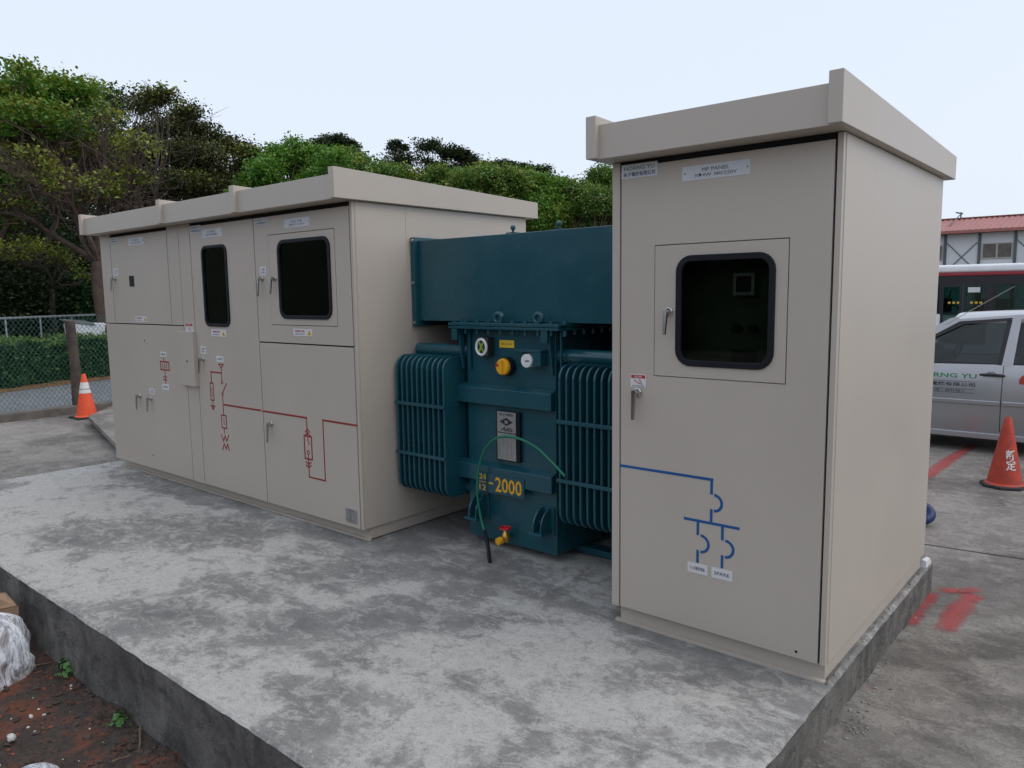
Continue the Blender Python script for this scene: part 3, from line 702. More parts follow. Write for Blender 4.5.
strokes(mb, LF, [(222, 391.6), (223.5, 391.8), (223.6, 393.8), (222.1, 393.6), (222, 391.6)], W*.5, 0); strokes(mb, LF, [(222.8, 393.8), (223.5, 413.3)], W*.8, 0)
strokes(mb, LF, [(221.6, 413.4), (226.2, 414), (226.8, 426.8), (222.2, 426.2), (221.6, 413.4)], W*.9, 0); strokes(mb, LF, [(224, 417), (224.3, 423)], W*.7, 0)
strokes(mb, LF, [(224.3, 426.8), (224.6, 431.5)], W*.7, 0)
strokes(mb, LF, [(221.5, 433.3), (223.6, 439.3), (225.2, 434.4), (226.8, 439.6), (228.8, 433.9)], W*.9, 0, False); strokes(mb, LF, [(222.7, 447.6), (224.3, 442.2), (226.2, 447.4), (227.7, 442.6), (229.2, 448.4)], W*.9, 0, False)
strokes(mb, LF, [(223.6, 403), (261.2, 409.9)], W*1.15, 0)
mb.build('circuit_diagram', 'mimic_red', LC_)
mb = MB()
strokes(mb, LF, [(263.2, 410.2), (306.8, 417.6)], W*1.15, 0); strokes(mb, LF, [(306.8, 417.6), (308.1, 436)], W*.9, 0)
for v_ in (430, 433.4): strokes(mb, LF, [(305.6, v_+1.9), (307.9, v_-.6), (310.2, v_+2.3)], W*.8, 0, False)
strokes(mb, LF, [(304.4, 435.5), (311.7, 436.7), (312.8, 459.9), (305.5, 458.4), (304.4, 435.5)], W, 0)
strokes(mb, LF, [(308.1, 436), (308.3, 441)], W*.7, 0); arc(mb, LF, (308.3, 441), (308.4, 444.8), 0, W*.6, 0); arc(mb, LF, (308.5, 450.6), (308.6, 454.4), 0, W*.6, 0); arc(mb, LF, (308.5, 450.6), (308.6, 454.4), 0, W*.6, 0, -1); strokes(mb, LF, [(308.7, 454.6), (308.8, 459)], W*.7, 0)
for v_ in (463, 466.2): strokes(mb, LF, [(306.6, v_-1.2), (309, v_+1.6), (311.4, v_-.6)], W*.8, 0, False)
strokes(mb, LF, [(308.9, 459.5), (309.5, 476.9)], W*.9, 0); strokes(mb, LF, [(309.5, 476.9), (325.9, 481.3)], W*.9, 0); strokes(mb, LF, [(325.8, 481.3), (323.2, 420.6)], W*.9, 0)
strokes(mb, LF, [(323.2, 420.6), (357.2, 426.2)], W*1.15, 0)
mb.build('circuit_diagram', 'mimic_red', LC_)

# ------------------------------------------------------------------ transformer
TP = 'teal_paint'
TR = thing('power_transformer', (-1.07, .9, 0), 'dark teal oil-filled transformer with finned radiators and bus duct between the beige cabinets', 'transformer')
TX0, TX1, TY0, TY1, TZ0, TZ1 = -1.445, -.705, .475, 1.36, .055, 1.462
mb = MB(); mb.box(TX0, TX1, TY0, TY1, TZ0, TZ1); tank = mb.build('tank', TP, TR, bevel=.006)
for y_ in (.78, 1.12):
    mb = MB(); mb.box(-1.62, -.26, y_-.05, y_+.05, .012, TZ0-.001); sk = mb.build('skid', TP, TR, bevel=.004)
    for x_ in (-1.55, -.36):
        mb = MB(); mb.box(x_-.055, x_+.055, y_-.085, y_-.052, .0, .17); mb.build('skid_foot', TP, sk, bevel=.004)
# flange + lid with bolts
mb = MB(); mb.box(-1.535, -.625, .395, 1.43, 1.462, 1.478); mb.build('tank_flange', TP, TR, bevel=.002)
mb = MB(); mb.box(-1.535, -.625, .395, 1.43, 1.482, 1.500); mb.build('tank_lid', TP, TR, bevel=.002)
mb = MB(); mb.box(-1.52, -.64, .41, 1.415, 1.477, 1.483); mb.build('lid_gasket', 'dark_rubber', TR)
mb = MB()
bp = [(-1.50 + .1*k, .425) for k in range(10)] + [(-.655, .50 + .1*k) for k in range(9)] + [(-1.505, .50 + .1*k) for k in range(9)]
for x_, y_ in bp:
    mb.cyl((x_, y_, 1.5), (x_, y_, 1.518), .016, 6); mb.cyl((x_, y_, 1.430), (x_, y_, 1.461), .012, 6)
o = mb.build('lid_bolt', TP, TR); tag(o, kind='stuff')
for px_ in (498.5, 538.5):                                                  # lifting eyes on the lid
    x_ = hit(px_, 314, 1, .455)[0]; mb = MB(); k = 20
    mb.tube([(x_ + .030*cos(2*pi*i/k), .455, 1.532 + .030*sin(2*pi*i/k)) for i in range(k+1)], .0145, 8, False); mb.cyl((x_, .455, 1.498), (x_, .455, 1.512), .018, 12)
    mb.build('lifting_eye', TP, TR, smooth=True)
for u_ in (455, 544):                                                       # hooks under the lid corners
    x_ = hit(u_, 330, 1, .43)[0]
    mb = MB(); mb.prism([(.40, 1.46), (.475, 1.46), (.475, 1.19), (.455, 1.19), (.425, 1.42), (.400, 1.42)], 0, x_+.03, x_+.045); mb.prism([(.398, 1.385), (.412, 1.385), (.412, 1.46), (.398, 1.46)], 0, x_-.005, x_+.046)
    mb.prism([(.452, 1.19), (.474, 1.19), (.474, 1.46), (.452, 1.46)], 0, x_+.10, x_+.112)
    mb.build('lifting_bracket', TP, TR, bevel=.004)
# stiffener bars
for (za, zb_) in ((hit(505, 411, 1, .43)[2]+.03, hit(505, 392, 1, .43)[2]+.012), (hit(505, 486, 1, .43)[2]+.005, hit(505, 471, 1, .43)[2]+.01)):
    mb = MB(); mb.prism([(.425, za), (.476, za), (.476, zb_+.022), (.425, zb_)], 0, -1.53, TX1-.002); mb.build('stiffener_bar', TP, TR, bevel=.004)
# jacking brackets
for u_ in (473, 536):
    x_ = hit(u_, 510, 1, .44)[0]
    arcp = [(.475, .36)] + [(.475 - .115*sin(a), .24 + .12*cos(a)) for a in np.linspace(.15, pi/2, 8)] + [(.36, .215), (.475, .215)]
    mb = MB(); mb.prism(arcp, 0, x_+.03, x_+.042); mb.box(x_-.005, x_+.11, .352, .475, .202, .216); mb.prism(arcp, 0, x_+.09, x_+.100); mb.box(x_+.005, x_+.125, .462, .4745, .19, .365)
    j = mb.build('jacking_bracket', TP, TR, bevel=.002); mb = MB(); mb.cyl((x_+.028, .43, .27), (x_+.046, .43, .27), .012, 10); mb.build('bolt', 'zinc', j)
# radiators
def fin_poly(y0, y1, z0, z1, r=.085, k=6):
    pts = []
    for cy, cz, a0 in ((y1-r,z1-r,0),(y0+r,z1-r,90),(y0+r,z0+r,180),(y1-r,z0+r,270)):
        for j in range(k+1):
            a = radians(a0+90*j/k); pts.append((cy+r*cos(a), cz+r*sin(a)))
    return pts
def radiator(x0, x1, y0, y1, z0, z1, n, side):
    rad = thing('tmp', (0,0,0), None, None); bpy.data.objects.remove(rad)
    yc = (y0+y1)/2; tx = TX0+.002 if side < 0 else TX1-.002
    mb = MB(); mb.tube([(tx, yc, z1+.028), ((x0 if side < 0 else x1), yc, z1+.028)], .046, 16); hd = mb.build('radiator_header', TP, TR, smooth=True)
    mb = MB(); mb.tube([(tx, yc, z0+.05), ((x0 if side < 0 else x1), yc, z0+.05)], .042, 16); mb.build('radiator_header', TP, TR, smooth=True)
    first = None
    for i in range(n):
        x_ = x0 + (x1-x0)*i/(n-1); t_ = .0085
        if first is None:
            mb = MB(); mb.prism(fin_poly(y0, y1, z0, z1), 0, x_-t_, x_+t_); first = mb.build('radiator_fin', TP, TR, bevel=.007); fx = x_
        else:
            c = first.copy(); col.objects.link(c); c.parent = TR; c.location.x = x_-fx
    for z_ in (z0+(z1-z0)*.29, z0+(z1-z0)*.655):
        mb = MB(); mb.box(x0-.012, x1+.012, y0-.012, y0+.004, z_-.011, z_+.011); mb.build('tie_bar', TP, TR, bevel=.002)
        mb = MB()
        for i in range(n): mb.cyl((x0+(x1-x0)*i/(n-1), y0-.004, z_+.012), (x0+(x1-x0)*i/(n-1), y0+.01, z_+.012), .006, 6)
        tag(mb.build('tie_weld', TP, TR), kind='stuff')
FY = .30
xl = hit(397, 400, 1, FY)[0]; xr = hit(443, 400, 1, FY)[0]
zt = hit(420, 356.5, 1, FY)[2]; zb_ = hit(420, 494, 1, FY)[2]
radiator(xl, xr, FY, FY+.46, zb_, zt, 10, -1)
xl2 = hit(559, 400, 1, FY)[0]
radiator(xl2, -.07, FY, FY+.46, zb_, zt, 11, 1)
radiator(xl, xr, 1.02, 1.48, zb_, zt, 10, -1)
radiator(xl2, -.07, 1.02, 1.48, zb_, zt, 11, 1)
# bus duct
DY = .535
mb = MB(); mb.box(-1.955, -.003, DY, 1.55, 1.497+.006, 2.062); duct = mb.build('bus_duct', TP, TR, bevel=.004)
mb = MB(); mb.ring((-1.0, -.9, 0, 1), (-.98, -.92, .02, .98), 0, 1)
mb = MB(); mb.box(-1.995, -1.956, DY-.035, 1.58, 1.466, 2.086); mb.build('duct_flange', TP, duct, bevel=.003)
for z_ in (1.49, 1.77, 2.065):
    mb = MB(); mb.cyl((-2.0+.03, DY-.044, z_), (-2.0+.03, DY-.034, z_), .012, 6); mb.build('duct_bolt', 'zinc', duct)
for u_ in (513, 559):
    x_ = hit(u_, 228, 1, DY+.06)[0]; mb = MB(); mb.box(x_-.035, x_+.035, DY+.03, DY+.09, 2.062, 2.072); mb.cyl((x_, DY+.06, 2.07), (x_, DY+.06, 2.095), .008, 8); mb.lathe([(.001, 0), (.014, .006), (.018, .018), (.014, .03), (.001, .036)], (x_, DY+.06, 2.085), 12)
    mb.build('duct_eye_bolt', TP, duct, smooth=True)
mb = MB(); mb.box(-1.05, -.62, .9, 1.35, 1.2, 1.46)
mb = MB(); mb.box(-.60, -.02, .98, 1.5, 1.34, 1.497); mb.build('gap_darkener', TP, TR, bevel=.004)  # boxes added on both sides to darken the gap under the duct
mb = MB(); mb.box(-1.98, -1.56, .98, 1.5, 1.34, 1.497); mb.build('gap_darkener', TP, TR, bevel=.004)
for x0_, x1_ in ((-1.985, -1.30), (-.85, -.01)):
    mb = MB(); mb.box(x0_, x1_, 1.56, 1.78, .0, 1.502); mb.build('rear_light_block', TP, TR, bevel=.004)  # unseen boxes added to keep light from behind off the pad
# gauges
def dial(c, r, depth, body, face, name):
    mb = MB(); mb.cyl((c[0], TY0+.001, c[2]), (c[0], TY0-depth, c[2]), r*1.02, 28, r*1.02); b = mb.build(name, body, TR, bevel=.004)
    mb = MB(); mb.cyl((c[0], TY0-depth-.006, c[2]), (c[0], TY0-depth+.0005, c[2]), r*.9, 28); f_ = mb.build('dial_face', face, b)
    return b
c = hit(502, 367, 1, TY0-.07); b = dial(c, .058, .05, 'dark_rubber', 'gauge_yellow', 'pressure_relief')
mb = MB(); mb.cyl((c[0], TY0-.051, c[2]), (c[0], TY0-.075, c[2]), .055, 24, .050); mb.build('relief_cap', 'gauge_yellow', b, bevel=.006)
mb = MB(); mb.box(c[0]-.012, c[0]+.012, TY0-.088, TY0-.07, c[2]-.045, c[2]+.045); mb.build('cap_rib', 'gauge_yellow', b, bevel=.004)
mb = MB(); mb.cyl((c[0]-.035, TY0-.083, c[2]+.012), (c[0]-.035, TY0-.07, c[2]+.012), .009, 10); mb.build('indicator_pin', 'valve_red', b)
c = hit(482, 347, 1, TY0-.06); mb = MB(); mb.box(c[0]-.045, c[0]+.052, TY0-.062, TY0+.001, c[2]-.062, c[2]+.062); b = mb.build('oil_gauge', 'inner_dark', TR, bevel=.006)
mb = MB(); mb.tube([(c[0]+.043*cos(2*pi*i/24), TY0-.066, c[2]+.05*sin(2*pi*i/24)) for i in range(25)], .009, 8, False); mb.build('gauge_rim', 'gauge_white', b, smooth=True)
mb = MB(); mb.cyl((c[0], TY0-.066, c[2]), (c[0], TY0-.060, c[2]), .042, 24); mb.build('gauge_face', 'inner_dark', b)
mb = MB(); 
for sgn in (-1, 1): mb.prism([(c[0]-.02*sgn-.006, c[2]-.032), (c[0]-.02*sgn+.006, c[2]-.032), (c[0]+.02*sgn+.006, c[2]+.032), (c[0]+.02*sgn-.006, c[2]+.032)], 1, TY0-.0695-.001*sgn, TY0-.066)
mb.build('gauge_pointer', 'gauge_green', b)
c = hit(526, 361, 1, TY0-.085); mb = MB(); mb.box(c[0]-.10, c[0]+.10, TY0-.07, TY0+.001, c[2]+.052, c[2]+.066); mb.box(c[0]+.02, c[0]+.10, TY0-.0695, TY0+.001, c[2]-.03, c[2]+.05); hood = mb.build('gauge_hood', TP, TR, bevel=.002)
mb = MB(); mb.cyl((c[0], TY0-.085, c[2]), (c[0], TY0+.0, c[2]), .042, 24); b = mb.build('thermometer', 'gauge_white', TR, bevel=.004)
mb = MB(); mb.prism([(c[0]-.004, c[2]-.004), (c[0]+.026, c[2]-.001), (c[0]+.026, c[2]+.004), (c[0]-.004, c[2]+.004)], 1, TY0-.0875, TY0-.0855); mb.build('pointer', 'ink_black', b)
def tplate(pts, mat, name, y, th=.003):
    q = [hit(u, v_, 1, y) for u, v_ in pts]; x0, x1 = (q[0][0]+q[3][0])/2, (q[1][0]+q[2][0])/2; z1_, z0_ = (q[0][2]+q[1][2])/2, (q[2][2]+q[3][2])/2
    mb = MB(); mb.box(x0, x1, y, y+th, z0_, z1_); return mb.build(name, mat, TR), (x0, x1, z0_, z1_)
p, r = tplate([(499.3, 340), (514, 340.5), (514, 348), (499.3, 347.4)], 'sticker_yellow', 'caution_label', TY0-.0035)
text('lettering', '注意 CAUTION', (r[0]+r[1])/2, (r[2]+r[3])/2, (r[1]-r[0])*.7, (r[3]-r[2])*.3, TY0-.0042, 'ink_black', p)
# nameplates
p, r = tplate([(496, 410.5), (519.5, 413), (520, 463), (497, 459.5)], 'dark_rubber', 'nameplate_back', TY0-.022, .022)
p, r = tplate([(497, 411), (515.5, 413), (515.8, 433.6), (497.3, 431.6)], 'plate_silver', 'maker_plate', TY0-.026, .003)
cx_, w, h = (r[0]+r[1])/2, r[1]-r[0], r[3]-r[2]
mb = MB(); cz_ = r[2]+h*.52; mb.prism([(cx_-w*.36, cz_), (cx_, cz_-h*.2), (cx_+w*.36, cz_), (cx_, cz_+h*.2)], 1, TY0-.0275, TY0-.0265); em = mb.build('emblem', 'ink_black', p)
mb = MB(); mb.box(cx_-w*.08, cx_+w*.08, TY0-.0285, TY0-.0278, cz_-h*.08, cz_+h*.06); mb.build('emblem_mark', 'plate_silver', p)
text('lettering', '亞力電機', cx_, r[2]+h*.86, w*.8, h*.13, TY0-.0268, 'ink_black', p, .01); text('lettering', 'Allis', cx_, r[2]+h*.16, w*.72, h*.2, TY0-.0268, 'ink_black', p, .02, .5)
p, r = tplate([(497.3, 432.6), (515.8, 434.6), (516, 461.5), (497.8, 458.6)], 'plate_silver', 'rating_plate', TY0-.026, .003)
w, h = r[1]-r[0], r[3]-r[2]; mb = MB()
for k in range(9): mb.box(r[0]+w*.08, r[1]-w*.08, TY0-.0272, TY0-.0268, r[2]+h*(.08+.095*k), r[2]+h*(.10+.095*k))
for k in range(4): mb.box(r[0]+w*(.1+.22*k), r[0]+w*(.115+.22*k), TY0-.0276, TY0-.0273, r[2]+h*.1, r[2]+h*.86)
mb.build('table_lines', 'pebble', p)
# number board on the lower bar
yb_ = .418
p, r = tplate([(477.5, 471), (524, 480), (524, 499.5), (477.5, 490)], TP, 'number_board', yb_, .004); w, h = r[1]-r[0], r[3]-r[2]; mz = (r[2]+r[3])/2
text('numerals', '2000', r[0]+w*.675, mz, w*.56, h*.76, yb_-.001, 'number_yellow', p, .015); text('numerals', '-', r[0]+w*.30, mz, w*.09, h*.09, yb_-.001, 'number_yellow', p)
text('numerals', '24', r[0]+w*.12, mz+h*.28, w*.15, h*.28, yb_-.001, 'number_yellow', p, .005); text('numerals', '12', r[0]+w*.12, mz-h*.28, w*.15, h*.28, yb_-.001, 'number_yellow', p, .005)
mb = MB(); mb.box(r[0]+w*.04, r[0]+w*.2, yb_-.0015, yb_-.0005, mz-h*.012, mz+h*.012); mb.build('numeral_bar', 'number_yellow', p)
# drain valve
c = hit(509, 536, 1, TY0-.03); c[2] = max(c[2], .095)
mb = MB(); mb.cyl((c[0], TY0+.001, c[2]), (c[0], TY0-.045, c[2]), .014, 12); va = mb.build('drain_pipe', TP, TR, smooth=True)
mb = MB(); mb.cyl((c[0], TY0-.04, c[2]), (c[0]-.004, TY0-.105, c[2]-.01), .019, 14, .017); mb.lathe([(.024, -.028), (.026, -.01), (.026, .012), (.016, .03), (.009, .05)], (c[0], TY0-.065, c[2]), 14); mb.build('valve_body', 'brass', va, smooth=True)
mb = MB(); mb.cyl((c[0]-.005, TY0-.10, c[2]-.01), (c[0]-.008, TY0-.135, c[2]-.014), .024, 14); mb.build('valve_cap', 'gauge_yellow', va, bevel=.004)
mb = MB(); k = 20; zc = c[2]+.062
mb.tube([(c[0]+.034*cos(2*pi*i/k), TY0-.065+.034*sin(2*pi*i/k), zc) for i in range(k+1)], .007, 8, False)
for a_ in (0, 2.09, 4.19): mb.tube([(c[0], TY0-.065, zc), (c[0]+.034*cos(a_), TY0-.065+.034*sin(a_), zc)], .005, 6)
mb.cyl((c[0], TY0-.065, zc-.012), (c[0], TY0-.065, zc+.008), .011, 10); mb.build('valve_wheel', 'valve_red', va, smooth=True)
# green earth cable
def bez(P, n=40):
    P = [Vector(p) for p in P]; out = []
    ext = [P[0]*2-P[1]] + P + [P[-1]*2-P[-2]]
    for i in range(len(P)-1):
        a, b, c_, d = ext[i:i+4]
        for k in range(n//len(P)+2):
            t_ = k/(n//len(P)+2)
            out.append(.5*((2*b) + (-a+c_)*t_ + (2*a-5*b+4*c_-d)*t_*t_ + (-a+3*b-3*c_+d)*t_**3))
    out.append(P[-1]); return out
yc = .37
gp = hit(490, 563, 2, 0.0)
pts = [(gp[0], gp[1], -.005), tuple(hit(487, 541, 1, yc-.03)), tuple(hit(480.5, 516, 1, yc)), tuple(hit(477.5, 494, 1, yc)), tuple(hit(478, 474, 1, yc)), tuple(hit(482.5, 455, 1, yc)), tuple(hit(491, 442, 1, yc)), tuple(hit(503, 436.6, 1, yc)),
       tuple(hit(520, 439, 1, yc)), tuple(hit(537, 448, 1, yc-.01)), tuple(hit(551, 461, 1, yc-.04)), tuple(hit(563.5, 474.5, 1, FY-.02)), tuple(hit(565, 477, 1, FY+.01))]
mb = MB(); mb.tube(bez(pts, 70), .0085, 10); ec = mb.build('earth_cable', 'cable_green', TR, smooth=True)
mb = MB(); mb.tube(bez(pts, 70)[:11], .0125, 10); mb.build('cable_sleeve', 'dark_rubber', ec, smooth=True)

# ------------------------------------------------------------------ traffic cones
def cone(loc, h, base, mat, label, band, basew, sides):
    T = thing('traffic_cone', loc, label, 'traffic cone', 'traffic cones in the yard'); x, y, z = loc
    mb = MB()
    if sides == 4: mb.box(x-basew, x+basew, y-basew, y+basew, z, z+.028)
    else: mb.lathe([(basew, 0), (basew, .022), (basew*.94, .03)], loc, 8)
    mb.build('base', 'cone_rubber', T, bevel=.006)
    rb, rt = base, .028
    R_ = lambda t_: rb + (rt-rb)*t_
    mb = MB(); mb.lathe([(rb*1.16, .029), (rb*1.12, .036), (rb, .045)] + [(R_(t_), .045+(h-.045)*t_) for t_ in (.25, .5, .75, .97)] + [(rt*.8, h), (rt*.62, h), (rt*.6, h-.05)], loc, 32); mb.build('cone_body', mat, T, smooth=True)
    if band:
        mb = MB(); mb.lathe([(R_(a)+.0025, .045+(h-.045)*a) for a in (band[0], band[1])], loc, 32); bo = mb.build('white_band', 'cone_white', T, smooth=True)
        mid = (band[0]*.62+band[1]*.38); mb = MB(); mb.lathe([(R_(a)+.004, .045+(h-.045)*a) for a in (mid-.012, mid+.012)], loc, 32); mb.build('dark_stripe', 'pebble', bo, smooth=True)
    return T, R_
cone(tuple(hit(87, 417.5, 2, GZ)), .70, .150, 'cone_orange', 'bright orange cone with white band beside the wire fence', (.54, .80), .20, 4)
cl = hit(1004, 486, 2, GZ)
T, R_ = cone(tuple(cl), .66, .145, 'cone_worn', 'worn red cone with white hand-painted characters in front of the silver car', None, .205, 8)
vd = CAM - cl; va_ = atan2(vd[1], vd[0])
def wrap(a, b, zc=.27):
    hgt = zc + b; rr = R_((hgt-.045)/(.66-.045)) + .003; an = va_ + .42 + a/rr
    return (cl[0]+rr*cos(an), cl[1]+rr*sin(an), cl[2]+hgt)
text('painted_characters', '新\n定', 0, 0, .085, .19, 0, 'cone_white', T, .02, 0, wrap)

# ------------------------------------------------------------------ slab leaning behind, fence
S_ = [hit(88, 416, 2, GZ+.14), hit(122, 450, 2, GZ+.14), hit(140, 400, 2, GZ+.14)]
A, B, C_ = S_[0], S_[1], hit(118, 403, 2, GZ+.14)
D_ = B + (C_-A)
mb = MB(); mb.add([tuple(A), tuple(B), tuple(D_), tuple(C_)] + [(p[0], p[1], p[2]-.06) for p in (A, B, D_, C_)], [(0,1,2,3),(7,6,5,4),(0,4,5,1),(1,5,6,2),(2,6,7,3),(3,7,4,0)])
o = mb.build('concrete_slab', 'yard_concrete', None, bevel=.004); tag(o, 'thin pale concrete slab lying level beside the left cabinet end', 'slab')
cen = (A+B+C_+D_)/4
for (fx, fy) in ((.25, .25), (.75, .25), (.25, .75), (.75, .75)):
    q = A + (B-A)*fx + (C_-A)*fy; mb = MB(); mb.box(q[0]-.1, q[0]+.1, q[1]-.08, q[1]+.08, GZ, GZ+.0802); mb.build('bearer', 'kerb_wood', o)

fx_ = -11.9
FN = thing('chain_link_fence', (fx_, 2, GZ), 'green chain-link fence with brown posts on a timber kerb behind the orange cone', 'fence')
YA, YB, FH = -4.6, 8.4, 1.62
pb = hit(77, 412, 2, GZ)
fx_ = float(pb[0])
mb = MB(); mb.box(fx_+.03, fx_+.24, YA, YB, GZ-.01, GZ+.13); mb.build('timber_kerb', 'kerb_wood', FN, bevel=.012)
for k in range(-2, 3):
    y_ = float(pb[1]) + 2.7*k; mb = MB(); mb.tube([(fx_+.06, y_, GZ), (fx_+.05, y_+.01, GZ+.8), (fx_+.06, y_-.02, GZ+1.53)], [.085, .082, .078], 10); mb.build('post', 'fence_post', FN, smooth=True)
mb = MB(); pit = .072; wr = .0036; x_ = fx_-.06
z0_, z1_ = GZ+.06, GZ+FH; hh = z1_-z0_
rows = int(hh/(pit*.66))
for i in range(int((YB-YA)/pit)):
    yb0 = YA + i*pit
    pts = [(x_ + (.004 if j % 2 else -.004), yb0 + (pit*.52 if j % 2 else -.02*pit), z0_ + hh*j/rows) for j in range(rows+1)]
    mb.tube(pts, wr, 3, False)
    pts = [(x_ - (.004 if j % 2 else -.004), yb0 + pit + (-pit*.52 if j % 2 else .02*pit), z0_ + hh*j/rows) for j in range(rows+1)]
    mb.tube(pts, wr, 3, False)
o = mb.build('wire_mesh', 'fence_wire', FN); tag(o, kind='stuff')

# far railing
rl = at(40, 317, 22.5)
RLG = thing('steel_railing', (rl[0], rl[1], GZ), 'pale steel railing with thin uprights behind the clipped hedge', 'railing')
dirv = np.array(at(110, 317, 24))-np.array(at(0, 317, 21.5)); dirv[2] = 0; dirv /= np.linalg.norm(dirv)
mb = MB(); P0 = rl - dirv*5; P1 = rl + dirv*6; mb.tube([tuple(P0), tuple(P1)], .032, 8); mb.build('top_rail', 'rail_grey', RLG, smooth=True)
for k in range(12):
    q = P0 + (P1-P0)*k/11; mb = MB(); mb.tube([(q[0], q[1], GZ), tuple(q)], .02, 6); mb.build('upright', 'rail_grey', RLG)
# pale bin with slanted lid behind the hedge
bc = at(86, 330, 21.9)
BN = thing('storage_bin', (bc[0], bc[1], GZ), 'white plastic bin with a tilted grey lid behind the hedge', 'bin')
zt_ = at(86, 321, 21.9)[2]
mb = MB(); vs_ = []
for zz, ww in ((GZ+.05, .30), (zt_-.05, .42)): vs_ += [(bc[0]+sx*ww*.7, bc[1]+sy*ww, zz) for sx, sy in ((-1,-1),(1,-1),(1,1),(-1,1))]
mb.add(vs_, [(3,2,1,0),(4,5,6,7),(0,1,5,4),(1,2,6,5),(2,3,7,6),(3,0,4,7)]); mb.build('bin_body', 'bin_white', BN, bevel=.03)
mb = MB(); mb.add([(bc[0]+.3, bc[1]-.48, zt_-.02), (bc[0]+.34, bc[1]+.1, zt_-.10), (bc[0]-.3, bc[1]+.12, zt_-.03), (bc[0]-.3, bc[1]-.48, zt_+.03)] + [(bc[0]+.3, bc[1]-.48, zt_+.02), (bc[0]+.34, bc[1]+.1, zt_-.06), (bc[0]-.3, bc[1]+.12, zt_+.01), (bc[0]-.3, bc[1]-.48, zt_+.07)], [(3,2,1,0),(4,5,6,7),(0,1,5,4),(1,2,6,5),(2,3,7,6),(3,0,4,7)]); mb.build('bin_lid', 'bin_lid', BN, bevel=.01)
for sy in (-1, 1):
    mb = MB(); mb.cyl((bc[0]-.05, bc[1]+sy*.2, GZ+.06), (bc[0]+.05, bc[1]+sy*.2, GZ+.06), .06, 14); mb.build('wheel', 'tyre', BN)

# ------------------------------------------------------------------ foliage
def leaf_mesh(name, C, size, mat, parent, up=.5, seed=0):
    r = np.random.default_rng(seed); n = len(C)
    nrm = r.normal(size=(n, 3)); nrm[:, 2] = np.abs(nrm[:, 2]) + up; nrm /= np.linalg.norm(nrm, axis=1)[:, None]
    a = r.normal(size=(n, 3)); a -= nrm*np.sum(a*nrm, 1)[:, None]; a /= np.linalg.norm(a, axis=1)[:, None]
    b = np.cross(nrm, a); s = size*(.6 + .8*r.random((n, 1)))
    V = np.stack([C - a*s*.5, C + b*s*.30 + nrm*s*.06, C + a*s*.5, C - b*s*.30 + nrm*s*.06], 1).reshape(-1, 3)
    V -= np.array(root_loc(parent)) if parent else 0
    me = bpy.data.meshes.new(name); me.vertices.add(4*n); me.vertices.foreach_set('co', V.ravel())
    me.loops.add(4*n); me.loops.foreach_set('vertex_index', np.arange(4*n)); me.polygons.add(n)
    me.polygons.foreach_set('loop_start', np.arange(0, 4*n, 4)); me.polygons.foreach_set('loop_total', np.full(n, 4)); me.update(calc_edges=True)
    return link(name, me, mat, parent)
def clumps(lobes, nclump, per, cr, seed, shellness=.5, flat=.7):
    """lobes: (centre, rx, rz) -> clump centres biased to the outside of each lobe, then leaves round each clump"""
    r = np.random.default_rng(seed); tot = sum(l[1] * l[2] for l in lobes); cs = []
    for c, rx, rz in lobes:
        R0 = rx*rz; rx = max(.2, rx-.75*cr); rz = max(.12, rz-.6*cr); k = max(3, int(nclump * R0/tot)); d = r.normal(size=(k, 3)); d /= np.linalg.norm(d, axis=1)[:, None]
        rad = r.random(k)**(1/3); rad = rad*(1-shellness) + shellness*(.75+.3*r.random(k)); 
        p = d*rad[:, None]*np.array([rx, rx, rz]); cs.append(p + np.array(c))
    cs = np.concatenate(cs)
    L = []
    for c in cs:
        k = int(per*(.5+r.random())); q = np.clip(r.normal(size=(k, 3)), -1.5, 1.5)*cr*(.6+.7*r.random()); q[:, 2] *= flat; L.append(q + c)
    return cs, np.concatenate(L)
def limb(mb, a, b, r0, r1, bend, rr, n=7, sides=6):
    a = Vector(a); b = Vector(b); pts = []; ax = (b-a).length
    off = Vector(rr.normal(size=3))*bend*ax; off2 = Vector(rr.normal(size=3))*bend*ax*.5
    for i in range(n):
        t_ = i/(n-1); pts.append(a.lerp(b, t_) + off*sin(pi*t_)*.5 + off2*sin(2*pi*t_)*.5)
    mb.tube(pts, [r0+(r1-r0)*i/(n-1) for i in range(n)], sides); return pts
